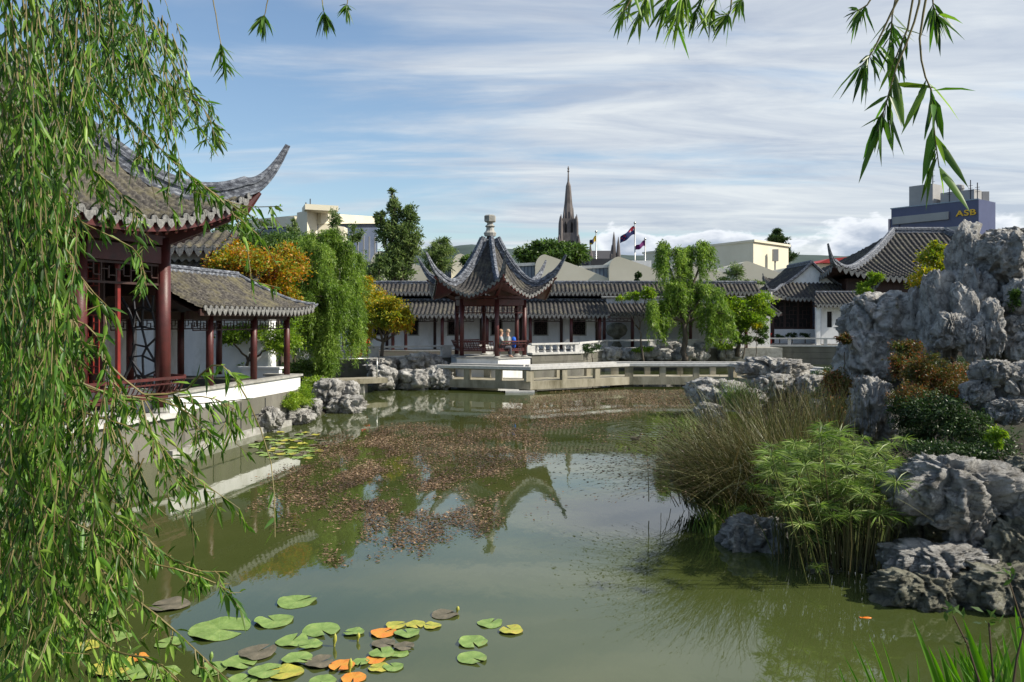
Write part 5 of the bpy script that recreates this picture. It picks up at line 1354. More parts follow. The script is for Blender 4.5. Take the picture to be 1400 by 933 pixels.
tree('bushy_tree', 'dark shrub with sparse leaves left of the tall upright tree', 'tree', (gx(510, 55), 55, g),
     [blob(500, 375, 55, 22, 16), blob(520, 360, 55, 14, 12)], 3500, .2, 'grey_green', .1, 12, seed=10)
tree('cabbage_tree', 'spiky crowned tree above the left museum roofs', 'tree', (gx(601, 66), 66, g),
     [blob(601, 334, 66, 14, 7), blob(600, 348, 66, 22, 12), blob(598, 362, 66, 24, 10)], 5000, .42, 'grey_green', .2, 14, seed=11, wl=.18)
tree('bushy_tree', 'small green tree just left of the pavilion roof peak', 'tree', (gx(643, 66), 66, g),
     [blob(646, 356, 66, 16, 12)], 2200, .3, 'green', .15, 10, seed=12)
tree('round_tree', 'broad rounded dark green tree below the church spire', 'tree', (gx(755, 98), 98, g),
     [blob(722, 350, 98, 20, 12), blob(748, 342, 98, 26, 13), blob(782, 346, 98, 24, 14), blob(765, 352, 98, 34, 14)], 15000, .5, 'green', .5, 40, .3, seed=13)
tree('conifer_tree', 'dark tiered conifer beside the beige box building', 'tree', (gx(1064, 118), 118, g),
     [blob(1063, 318, 118, 6, 4), blob(1062, 326, 118, 15, 4), blob(1065, 335, 118, 12, 5), blob(1074, 352, 118, 14, 7), blob(1070, 343, 118, 10, 6)], 6000, .55, 'green_dark', .4, 16, .22, seed=14, wl=.25)
weeper('willow_tree', 'tall weeping willow with two heads at the far bank right of the pavilion', (gx(935, 47.8), 47.8, .6),
       [blob(912, 352, 47.8, 22, 20), blob(955, 352, 48.5, 20, 20), blob(925, 395, 47.3, 20, 14), blob(960, 405, 47.6, 24, 20), blob(888, 420, 46.8, 20, 10), blob(975, 430, 47.2, 20, 16)], 720, 4.2, .2, 'willow_far', .2, 15, zmin=1.3, ll=.085)
tree('leafy_branch_tree', 'small bright green spreading tree left of the far willow', 'tree', (gx(880, 46.6), 46.6, .8),
     [blob(866, 405, 46.5, 12, 5), blob(885, 400, 46.6, 12, 8), blob(848, 408, 46.4, 6, 3)], 1800, .16, 'green_bright', .07, 9, seed=16)
tree('maple_tree', 'yellow-green maple with rounded crown right of the far willow', 'tree', (gx(1008, 50.2), 50.2, 1.0),
     [blob(1000, 420, 50, 30, 18), blob(1035, 412, 50, 20, 16), blob(985, 440, 49.6, 22, 16), blob(1022, 440, 50, 26, 14), blob(1045, 425, 50.4, 12, 10)], 13000, .17, 'green_bright', .14, 26, seed=17)
tree('twiggy_tree', 'thin twiggy tree in front of the museum roofs right of the far willow', 'tree', (gx(1003, 56), 56, g),
     [blob(1006, 372, 56, 12, 16), blob(992, 390, 56, 14, 10), blob(1030, 388, 56, 18, 6)], 2600, .2, 'grey_green', .08, 12, seed=18, wl=.3)
tree('small_conifer', 'tiny cone-shaped tree poking above the corridor roof', 'tree', (gx(872, 62), 62, g), [blob(872, 379, 62, 5, 6)], 500, .2, 'green_dark', .06, 5, seed=19)
tree('round_shrub', 'rounded grey-green shrub under the yellow-green maple', 'shrub', (gx(1015, 49.8), 49.8, .9), [blob(1012, 462, 49.6, 18, 9), blob(1040, 455, 50.4, 12, 14)], 3000, .14, 'green', .05, 10, seed=20)
tree('yellow_shrub', 'small yellow-leaved shrub in front of the maple on the far bank', 'shrub', (gx(1034, 49.4), 49.4, .9), [blob(1034, 445, 49.4, 10, 4)], 500, .16, 'maple_green', .03, 6, seed=21)
tree('low_shrub', 'low dark shrub overhanging the embankment right of the pavilion', 'shrub', (gx(810, 44), 44, .9), [blob(808, 476, 43.6, 15, 6)], 1500, .1, 'green_dark', .03, 8, seed=22, limbs=False)
tree('ground_plant', 'trailing green plant on the rocks below the right baluster railing', 'shrub', (gx(880, 48), 48, .8), [blob(878, 477, 47.6, 14, 4)], 1200, .14, 'green_bright', .03, 6, seed=23, limbs=False)
tree('ground_plant', 'leafy clump on the planter rock at the right end of the rock garden', 'shrub', (gx(993, 50), 50, .9), [blob(990, 474, 49.8, 15, 3.5)], 1200, .16, 'green_bright', .03, 6, seed=24, limbs=False)
tree('maple_tree', 'small maple turning orange and yellow left of the central pavilion', 'tree', (gx(521, 36.2), 36.2, .9),
     [blob(512, 428, 36, 28, 16), blob(540, 435, 36, 24, 22), blob(500, 452, 36, 18, 14), blob(532, 418, 36, 18, 14), blob(556, 440, 36, 10, 20)], 13000, .12, 'maple_green', .1, 28, seed=25, fork=.5)
tree('maple_tree', 'taller greenish-brown maple behind the small orange maple', 'tree', (gx(500, 40), 40, 1.2),
     [blob(495, 400, 40, 24, 16), blob(515, 415, 40, 22, 20), blob(488, 430, 40, 18, 26), blob(502, 384, 40, 12, 8)], 9000, .13, 'maple_green', .1, 22, seed=26)
tree('feathery_shrub', 'bright green feathery shrub hanging over the left bank boulders', 'shrub', (gx(402, 23.6), 23.6, .5),
     [blob(394, 548, 22.9, 21, 13), blob(412, 540, 23.6, 17, 15), blob(404, 533, 24.0, 18, 10)], 12000, .09, 'green_bright', .04, 24, .3, seed=27, wl=.22, up=-.2, limbs=False)
tree('yellow_shrub', 'yellow-green groundcover clump above the left bank rocks', 'shrub', (gx(440, 27.5), 27.5, .8),
     [blob(438, 522, 27, 22, 7), blob(452, 533, 26.4, 10, 8)], 3500, .08, 'green_bright', .03, 14, seed=28, limbs=False)
tree('small_shrub', 'dark green shrub at the foot of the left bank willow', 'shrub', (gx(430, 30), 30, .9), [blob(405, 505, 29, 24, 12), blob(440, 505, 30, 25, 10)], 3500, .1, 'green', .03, 14, seed=29, limbs=False)
tree('yellow_shrub', 'orange-yellow bush growing behind the top of the rockery', 'shrub', (gx(1275, 22.5), 22.5, 2.6),
     [blob(1277, 350, 22.3, 20, 20), blob(1268, 384, 22, 22, 20), blob(1288, 365, 22.5, 14, 22)], 7000, .085, 'maple_green', .05, 20, seed=30)
tree('pine_shrub', 'small upright green conifer on top of the broad rockery block', 'shrub', (gx(1190, 22.6), 22.6, 3.2),
     [blob(1186, 396, 22.6, 13, 12), blob(1196, 380, 22.6, 10, 10)], 3200, .08, 'green_bright', .03, 12, seed=31, wl=.3, up=.8)
tree('nandina_shrub', 'wide nandina shrub with reddish tips on the slope below the rockery', 'shrub', (gx(1290, 14.4), 14.4, 1.3),
     [blob(1262, 505, 14.8, 34, 26), blob(1295, 525, 14.6, 44, 34), blob(1330, 515, 15.4, 34, 22), blob(1248, 548, 14.2, 32, 26)], 20000, .062, 'red_leaf', .03, 44, .28, seed=32, wl=.3)
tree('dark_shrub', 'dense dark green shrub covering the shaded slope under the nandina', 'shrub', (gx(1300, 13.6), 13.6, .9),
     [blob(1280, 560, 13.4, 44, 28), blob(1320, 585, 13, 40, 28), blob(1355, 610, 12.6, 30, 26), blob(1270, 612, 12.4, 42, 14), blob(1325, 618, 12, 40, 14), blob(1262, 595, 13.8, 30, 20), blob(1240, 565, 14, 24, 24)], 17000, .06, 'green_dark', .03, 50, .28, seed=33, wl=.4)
tree('variegated_shrub', 'small light green leafy sprig beside the dark shrub near the right edge', 'shrub', (gx(1366, 12), 12, .9), [blob(1362, 598, 11.9, 15, 16)], 900, .055, 'green_bright', .02, 8, seed=34)
tree('climbing_shrub', 'green and red climber on the rock left of the nandina', 'shrub', (gx(1235, 17), 17, 1.4), [blob(1240, 480, 17.5, 20, 16), blob(1228, 500, 17, 16, 16)], 4000, .06, 'red_leaf', .03, 18, seed=35, limbs=False)
tree('overhanging_shrub', 'bright shrub in the dark hollow at the right edge of the rockery', 'shrub', (gx(1392, 18.8), 18.8, 2.6), [blob(1392, 405, 18.6, 12, 16)], 1400, .07, 'green', .02, 10, seed=36, limbs=False)
tree('bank_shrub', 'red-brown leafy shrub behind the blue-grey boulder', 'shrub', (gx(1150, 20.5), 20.5, .9), [blob(1142, 525, 20, 22, 22), blob(1125, 552, 19.5, 18, 20), blob(1150, 560, 19, 18, 20), blob(1140, 590, 18.2, 20, 20)], 8000, .07, 'red_leaf', .03, 24, seed=37)
tree('fern_clump', 'little green clump growing on the left face of the rockery', 'shrub', (gx(1155, 20.2), 20.2, 1.9), [blob(1154, 464, 20.2, 10, 9)], 900, .07, 'red_leaf', .02, 7, seed=38, limbs=False)
for i, (x, lab) in enumerate([(1066, 'left'), (1083, 'middle'), (1101, 'right')]):
    tree('bonsai', f'{lab} of the three small dark potted bonsai on the terrace of the gabled hall', 'bonsai', (gx(x, 56.6), 56.6, 1.3), [blob(x, 459, 56.6, 7, 4)], 350, .13, 'green_dark', .05, 5, seed=40+i, group='bonsai on the far right terrace')
# ------------------------------------------------------------------ grasses
def tuft(name, label, base, n, H, lean, m, width=.012, spread=.15, seed=1, cat='grass clump', az=None, azs=6.28, seg=7, droop=.5, tips=None, tipm=None):
    rg = np.random.default_rng(seed); base = np.array(base, float)
    root = thing(name, tuple(base), label, cat)
    V = []; F = []; k = 0; tl = Leaves(1)
    a = (az if az is not None else 0)+(rg.random(n)-.5)*azs
    for i in range(n):
        h = H*(.55+.5*rg.random()); ln = lean*(.25+rg.random()); b = base+np.append(rg.normal(size=2)*spread, 0)
        dv = np.array([math.cos(a[i]), math.sin(a[i]), 0]); f = np.linspace(0, 1, seg+1)
        P = b+np.outer(f**1.5*ln*h, dv)+np.outer(f*h*(1-droop*ln*.5*f), [0, 0, 1])
        w = width*(.7+.6*rg.random())*np.clip(1.15-f, .06, 1)
        tw = rg.random()*3.14; S = np.array([math.cos(tw), math.sin(tw), .0])
        A = np.stack([P-S*w[:, None], P+S*w[:, None]], 1).reshape(-1, 3); V.append(A)
        q = np.arange(seg); F.append(np.stack([2*q, 2*q+1, 2*q+3, 2*q+2], 1)+k); k += len(A)
        if tips:
            D = P[-1]-P[-2]; tl.add(P[-1:]-D*.4, [D], tips*(.6+.8*rg.random()), tips*.3, .1)
    np_mesh('blades', np.concatenate(V), np.concatenate(F), M[m], root)
    if tips: tl.build('seed_heads', M[tipm], root)
    return root
tuft('rush_clump', 'big brownish rush clump arching left over the water beside the papyrus', (gx(1035, 12.2), 12.2, .15), 2300, 2.15, 1.2, 'rush', .0062, .4, 5, az=math.pi, azs=3.2, droop=.9, tips=.035, tipm='rush_tip', seg=9)
tuft('rush_clump', 'fan of brown-tipped rushes reaching out over the open water', (gx(1000, 11.6), 11.6, .1), 500, 1.75, 1.3, 'rush', .006, .22, 17, az=math.pi*1.02, azs=1.3, droop=.75, tips=.045, tipm='rush_tip', seg=9)
tuft('rush_clump', 'upright olive rushes behind the big arching rush clump', (gx(1060, 14.2), 14.2, .3), 650, 1.75, .5, 'rush', .006, .5, 6, droop=.3, tips=.05, tipm='rush_tip')
tuft('rush_clump', 'low rushes with dark heads drooping to the water at the far left of the clump', (gx(985, 12.4), 12.4, .1), 700, 1.7, 1.25, 'rush', .006, .25, 7, az=math.pi*1.06, azs=1.6, droop=.95, tips=.045, tipm='rush_tip')
tuft('sedge_clump', 'short bright green sedge growing between the bridge end rocks', (gx(1012, 23.0), 23.0, .45), 300, .95, .7, 'papyrus', .012, .22, 8)
tuft('sedge_clump', 'small green sedge at the waterline left of the rushes', (gx(940, 21.5), 21.5, .0), 130, .55, .5, 'papyrus', .01, .2, 9)
tuft('rush_clump', 'pale upright grasses between the papyrus and the blue-grey boulder', (gx(1120, 15.5), 15.5, .5), 420, 1.5, .35, 'rush', .006, .5, 10, droop=.3)
tuft('sedge_clump', 'green sedge under the rushes at the waterline', (gx(985, 11.2), 11.2, .0), 160, .55, .6, 'papyrus', .007, .15, 12)

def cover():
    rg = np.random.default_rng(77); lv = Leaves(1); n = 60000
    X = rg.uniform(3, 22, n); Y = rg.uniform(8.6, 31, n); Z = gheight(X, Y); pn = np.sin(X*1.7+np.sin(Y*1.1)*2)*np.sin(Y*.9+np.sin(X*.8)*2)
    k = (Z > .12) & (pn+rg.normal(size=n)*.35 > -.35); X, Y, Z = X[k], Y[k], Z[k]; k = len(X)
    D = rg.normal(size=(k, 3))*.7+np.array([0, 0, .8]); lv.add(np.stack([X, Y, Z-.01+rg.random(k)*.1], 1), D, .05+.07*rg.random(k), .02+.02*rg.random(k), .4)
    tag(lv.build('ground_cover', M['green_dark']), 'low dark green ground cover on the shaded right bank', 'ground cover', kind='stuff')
cover()
def papyrus():
    rg = np.random.default_rng(5)
    root = thing('papyrus_clump', (gx(1140, 10), 10, 0), 'bright green umbrella papyrus clump with thin upright stems in front of the right bank', 'papyrus')
    stems = MB(); lv = Leaves(1)
    def head(p, r, n=60):
        a = rg.random(n)*6.283; el = rg.normal(size=n)*.28+.12
        D = np.stack([np.cos(a)*np.cos(el), np.sin(a)*np.cos(el), np.sin(el)], 1)
        lv.add(np.repeat([p], n, 0), D, r*(.6+.6*rg.random(n)), .008+.005*rg.random(n), .3)
    heads = []
    for i in range(165):
        for _ in range(50):
            u, v = rg.uniform(-1, 1, 2)
            if u*u+v*v < 1: break
        x = 1140+98*u+rg.normal()*6; y = 662+66*v-10*u*u+rg.normal()*9+14*math.sin(x*.07); d = 9.9+.5*rg.normal()-(v*.25)
        heads.append((px(x, y, d), rg.uniform(.15, .3)))
    for x, y, d, r in ((1235, 708, 9.2, .17), (1226, 690, 9.3, .15), (1030, 665, 10.4, .17), (1022, 695, 10.2, .16), (1118, 775, 9.0, .13), (1052, 640, 10.5, .17), (1180, 600, 10.6, .15), (1165, 606, 10.4, .16), (1205, 610, 10.4, .15)):
        heads.append((px(x, y, d), r))
    for p, r in heads:
        head(np.array(p), r)
        bx = px(1140, 700, 10).x+(p.x-px(1140, 700, 10).x)*.55+rg.normal()*.08; by = 9.75+(p.y-9.9)*.6
        stems.tube([(bx, by, -.15), ((bx+p.x)/2+rg.normal()*.02, (by+p.y)/2, p.z*.55), p], [.008, .007, .004], 4, caps=False)
    for i in range(110):
        bx = px(rg.uniform(1060, 1215), 700, 9.7).x; by = 9.6+rg.random()*.7
        stems.tube([(bx, by, -.15), (bx+rg.normal()*.05, by, .45), (bx+rg.normal()*.14, by+.05, .95)], [.007, .006, .004], 4, caps=False)
    stems.build('stems', M['rush'], root); lv.build('umbrella_heads', M['papyrus'], root)
papyrus()
def irises():
    rg = np.random.default_rng(8)
    def clump(label, specs, d0):
        base = px(specs[0][0], 1010, d0); root = thing('iris_clump', (base.x, base.y, base.z), label, 'iris clump')
        V = []; F = []; k = 0
        for (xb, xt, yt, w, d) in specs:
            b = np.array(px(xb, 1040, d)); t = np.array(px(xt, yt, d)); n = 9; f = np.linspace(0, 1, n)
            mid = (t-b); P = b+np.outer(f, mid); P[:, 0] += (f**2-f)*(xt-xb)*.25*d/FX; P[:, 1] += .06*f*f
            ww = w*d/FX*np.clip((1-f)**.55, 0, 1)*.5; tw = rg.uniform(-.7, .7); S = np.array([math.cos(tw), math.sin(tw), 0])
            C = P+np.outer(np.ones(n), [0, .35*w*d/FX, 0])*((1-f)[:, None]**.6)
            A = np.stack([P-S*ww[:, None], C, P+S*ww[:, None]], 1).reshape(-1, 3); V.append(A)
            for q in range(n-1):
                F += [[3*q+k, 3*q+1+k, 3*q+4+k, 3*q+3+k], [3*q+1+k, 3*q+2+k, 3*q+5+k, 3*q+4+k]]
            k += len(A)
        np_mesh('blades', np.concatenate(V), np.array(F), M['blade'], root); return root
    big = [(1310, 1256, 850, 20, 3.3), (1320, 1279, 890, 14, 3.4), (1370, 1328, 853, 20, 3.2), (1375, 1345, 885, 16, 3.3), (1395, 1382, 872, 15, 3.3), (1400, 1372, 880, 13, 3.4), (1410, 1400, 835, 16, 3.2), (1330, 1352, 870, 12, 3.3), (1420, 1390, 850, 17, 3.5), (1345, 1300, 890, 14, 3.3), (1385, 1362, 905, 14, 3.2), (1430, 1412, 860, 16, 3.2)]
    big += [(1350+rg.uniform(-40, 60), 1330+rg.uniform(-40, 75), rg.uniform(880, 930), rg.uniform(8, 14), rg.uniform(3.1, 3.7)) for _ in range(60)]
    clump('tall iris blades at the bottom right corner', big, 3.3)
    clump('shorter thin iris blades left of the bottom right corner', [(1225, 1172, 880, 8, 3.6), (1230, 1190, 905, 8, 3.6), (1240, 1195, 872, 7, 3.7), (1215, 1160, 902, 7, 3.6), (1225, 1150, 925, 7, 3.6), (1250, 1213, 880, 7, 3.8), (1240, 1250, 915, 8, 3.7), (1255, 1235, 925, 8, 3.6), (1262, 1262, 900, 7, 3.6), (1180, 1152, 912, 6, 3.6)], 3.6)
    root = thing('seed_stalks', tuple(px(1340, 1000, 3.2)), 'brown seed stalks with green pods rising among the bottom right iris blades', 'plant')
    B = MB(); lv = Leaves(1)
    for pts in ([(1345, 1010), (1338, 930), (1322, 880), (1303, 842)], [(1375, 1010), (1390, 900), (1400, 860), (1378, 790)], [(1352, 1010), (1358, 930), (1352, 852)]):
        P = [px(x, y, 3.15) for x, y in pts]; B.tube(P, [.006, .005, .004, .003][:len(P)], 5)
        e = np.array(P[-1]); q = np.repeat([e], 9, 0)+rg.normal(size=(9, 3))*.02; lv.add(q, rg.normal(size=(9, 3))+np.array([0, 0, 1]), .05, .018, .1)
        e = np.array(P[-2]); q = np.repeat([e], 4, 0)+rg.normal(size=(4, 3))*.015; lv.add(q, rg.normal(size=(4, 3)), .04, .014, .1)
    B.build('stems', M['twig_dark'], root); lv.build('pods', M['green'], root)
irises()

# ------------------------------------------------------------------ pond weed and lily pads
def inpoly(x, y, poly):
    c = np.zeros(x.shape, bool)
    for i in range(len(poly)):
        x0, y0 = poly[i]; x1, y1 = poly[(i+1) % len(poly)]
        if y0 == y1: continue
        c ^= ((y0 > y) != (y1 > y)) & (x < (x1-x0)*(y-y0)/(y1-y0)+x0)
    return c
def weeds():
    rg = np.random.default_rng(4)
    regs = [([(760, 537), (860, 533), (948, 533), (952, 545), (945, 558), (880, 562), (850, 572), (800, 578), (760, 590), (700, 588), (660, 570), (700, 552)], 46000, 1.0),
            ([(500, 590), (560, 578), (640, 590), (700, 585), (745, 592), (742, 628), (712, 645), (668, 662), (620, 662), (560, 645), (500, 650), (470, 625)], 30000, .95),
            ([(395, 650), (440, 600), (520, 582), (560, 640), (600, 668), (560, 700), (500, 715), (440, 715), (400, 690)], 15000, .62),
            ([(460, 640), (620, 650), (700, 640), (690, 690), (680, 720), (650, 745), (590, 770), (548, 795), (500, 765), (450, 775), (440, 740), (480, 700)], 10000, .42),
            ([(350, 660), (420, 620), (440, 700), (400, 735), (330, 710)], 2200, .5), ([(560, 540), (700, 545), (680, 570), (560, 568)], 260, .3), ([(740, 590), (850, 570), (830, 610), (740, 640)], 900, .35),
            ([(740, 640), (790, 650), (760, 740), (700, 740)], 60, .2)]
    lv = Leaves(1)
    for poly, n, dens in regs:
        xs = [p[0] for p in poly]; ys = [p[1] for p in poly]
        y0, y1 = min(ys), max(ys); d0, d1 = 3*FX/(y1-HZ), 3*FX/(y0-HZ)
        N = n*7; d = rg.uniform(d0, d1, N); y = HZ+3*FX/d; x = rg.uniform(min(xs)-20, max(xs)+20, N); w = d/d1
        jx = x+rg.normal(size=N)*7; jy = y+rg.normal(size=N)*3
        ok = inpoly(jx, jy, poly) & (rg.random(N) < w)
        X = (x-700)*d/FX
        # patchy
        pn = np.array([noise.noise(Vector((X[i]*1.1, d[i]*.55, 2)))+.6*noise.noise(Vector((X[i]*3.2, d[i]*1.6, 9))) for i in np.nonzero(ok)[0]])
        id_ = np.nonzero(ok)[0]; id_ = id_[(pn+rg.normal(size=len(pn))*.18) > (.42-dens*.72)][:n]
        k = len(id_); P = np.stack([X[id_], d[id_], .006+rg.random(k)*.012], 1)
        a = rg.random(k)*6.28; el = np.abs(rg.normal(size=k))*.2
        D = np.stack([np.cos(a)*np.cos(el), np.sin(a)*np.cos(el), np.sin(el)], 1)
        nr = np.stack([rg.normal(size=k)*.25, rg.normal(size=k)*.25, np.ones(k)], 1)
        s = .014+.06*rg.random(k)**1.8
        lv.add(P, D, s, s*.5, 0.0, nrm=nr)
    o = lv.build('floating_weed', M['weed']); tag(o, 'reddish-brown floating pond weed scattered in a broad patch', 'pond weed', kind='stuff')
weeds()
def pad_mesh(R, seed, curl=.0, m=None):
    rg = random.Random(seed); n = 30; V = [(0, 0, .004)]; rot = rg.uniform(0, 6.28); gap = .28
    for ring in (.35, .7, .93, 1.0):
        for i in range(n+1):
            a = gap/2+(2*math.pi-gap)*i/n; r = R*ring*(1+.05*math.sin(3*a+seed)+.02*math.sin(7*a))
            z = .006+(.022*math.sin(2*a+seed)*ring**2+.012*math.sin(5*a+seed*2)*ring**3+curl*max(0, ring-.7)*max(0, math.sin(a+seed)))*R*3
            V.append((r*math.cos(a+rot), r*math.sin(a+rot), max(.004, z)))
    F = [(0, 1+i, 2+i) for i in range(n)]
    for k in range(3):
        for i in range(n): p = 1+k*(n+1)+i; F.append((p, p+n+1, p+n+2, p+1))
    return V, F
PADS = [(405, 823, 51, 'g'), (375, 850, 50, 'g'), (440, 862, 49, 'g'), (400, 877, 42, 'g'), (424, 883, 31, 'g'), (484, 866, 27, 'g'), (524, 867, 33, 'o'), (541, 856, 27, 'y'), (568, 855, 26, 'y'), (557, 868, 33, 'g'), (591, 857, 23, 'y'), (608, 841, 35, 'b'), (670, 853, 33, 'g'), (699, 863, 31, 'y'), (646, 879, 38, 'g'), (646, 901, 39, 'g'), (524, 882, 31, 'b'), (552, 886, 27, 'b'), (522, 895, 33, 'g'), (545, 894, 27, 'g'), (407, 903, 40, 'g'), (437, 908, 36, 'b'), (467, 912, 34, 'o'), (494, 907, 22, 'g'), (518, 914, 28, 'y'), (513, 903, 26, 'o'), (538, 913, 27, 'g'), (483, 928, 33, 'o'), (391, 921, 44, 'y'), (300, 861, 78, 'g'), (352, 894, 48, 'b'), (328, 907, 45, 'g'), (152, 915, 56, 'y'), (186, 921, 50, 'g'), (232, 829, 50, 'b'), (140, 842, 40, 'g'), (160, 872, 36, 'g'), (288, 917, 45, 'g'), (188, 901, 28, 'o'), (224, 922, 40, 'g'), (362, 920, 42, 'g'), (330, 932, 40, 'g'), (440, 932, 36, 'g'), (230, 880, 34, 'g'), (118, 885, 36, 'y')]
cname = {'g': 'green', 'y': 'yellowing', 'o': 'orange', 'b': 'brown'}; ordn = ['first', 'second', 'third', 'fourth', 'fifth', 'sixth', 'seventh', 'eighth', 'ninth', 'tenth', 'eleventh', 'twelfth', 'thirteenth', 'fourteenth', 'fifteenth', 'sixteenth', 'seventeenth', 'eighteenth', 'nineteenth', 'twentieth', 'twenty-first', 'twenty-second', 'twenty-third', 'twenty-fourth', 'twenty-fifth', 'twenty-sixth']
for c in 'gyob':
    ps = sorted([p for p in PADS if p[3] == c])
    for i, (x, y, w, _) in enumerate(ps):
        p = wat(x, y); R = w/2*p.y/FX*1.04
        V, F = pad_mesh(R, x+y, .12 if (x+y) % 5 == 0 else 0.02)
        me = bpy.data.meshes.new('lily_pad'); me.from_pydata([(v[0]+p.x, v[1]+p.y, v[2]+.003*((x*7) % 5)) for v in V], [], F); me.update()
        o = link('lily_pad', me, M['pad'+c], None, (p.x, p.y, 0), smooth=True)
        big = {'g': ''}.get(c, '')
        tag(o, f'{cname[c]} lily pad, {ordn[i]} from the left among the {cname[c]} pads near the bottom', 'lily pad', 'lily pads near the bottom of the picture')
for i, (x, y, h) in enumerate([(457, 884, 18), (489, 877, 12), (478, 920, 20), (625, 838, 9), (288, 905, 14)]):
    p = wat(x, y); B = MB(); s = p.y/FX
    B.tube([(p.x, p.y, -.05), (p.x, p.y, .02), (p.x+.005, p.y, h*.5*s), (p.x+.008, p.y, h*.8*s), (p.x+.01, p.y, h*s)], [.008, .01, .02, .015, .003], 8)
    o = B.build('lily_bud', M['pady' if i != 4 else 'padg'], None, (p.x, p.y, 0), smooth=True)
    tag(o, ['pointed lily bud beside the large green pads on the left', 'thin lily bud just right of the small single green pad', 'lily bud standing among the orange pads at the bottom edge', 'small dark bud on the brown pad in open water', 'pale plump bud behind the willow twigs at the lower left'][i], 'lily bud', 'lily buds')
# cluster of small pads at the left bank
rg = random.Random(5); k = 0
small = []
while len(small) < 60:
    x, y = rg.uniform(345, 448), rg.uniform(590, 630)
    if ((x-398)/52)**2+((y-609)/20)**2 < 1 and all(abs(x-a)/8+abs(y-b)/3 > 1 for a, b in small): small.append((x, y))
sm = None
for i, (x, y) in enumerate(small):
    p = wat(x, y)
    V, F = pad_mesh(rg.uniform(.09, .14), i, .1)
    me = bpy.data.meshes.new('lily_pad'); me.from_pydata([(v[0]+p.x, v[1]+p.y, v[2]+.001*(i % 9)) for v in V], [], F); me.update()
    o = link('lily_pad', me, M[('padg', 'pady', 'padg', 'padb')[i % 4]], None, (p.x, p.y, 0), smooth=True)
    tag(o, 'small lily pad in the crowded patch beside the left bank', 'lily pad', 'small lily pads in the patch beside the left bank')

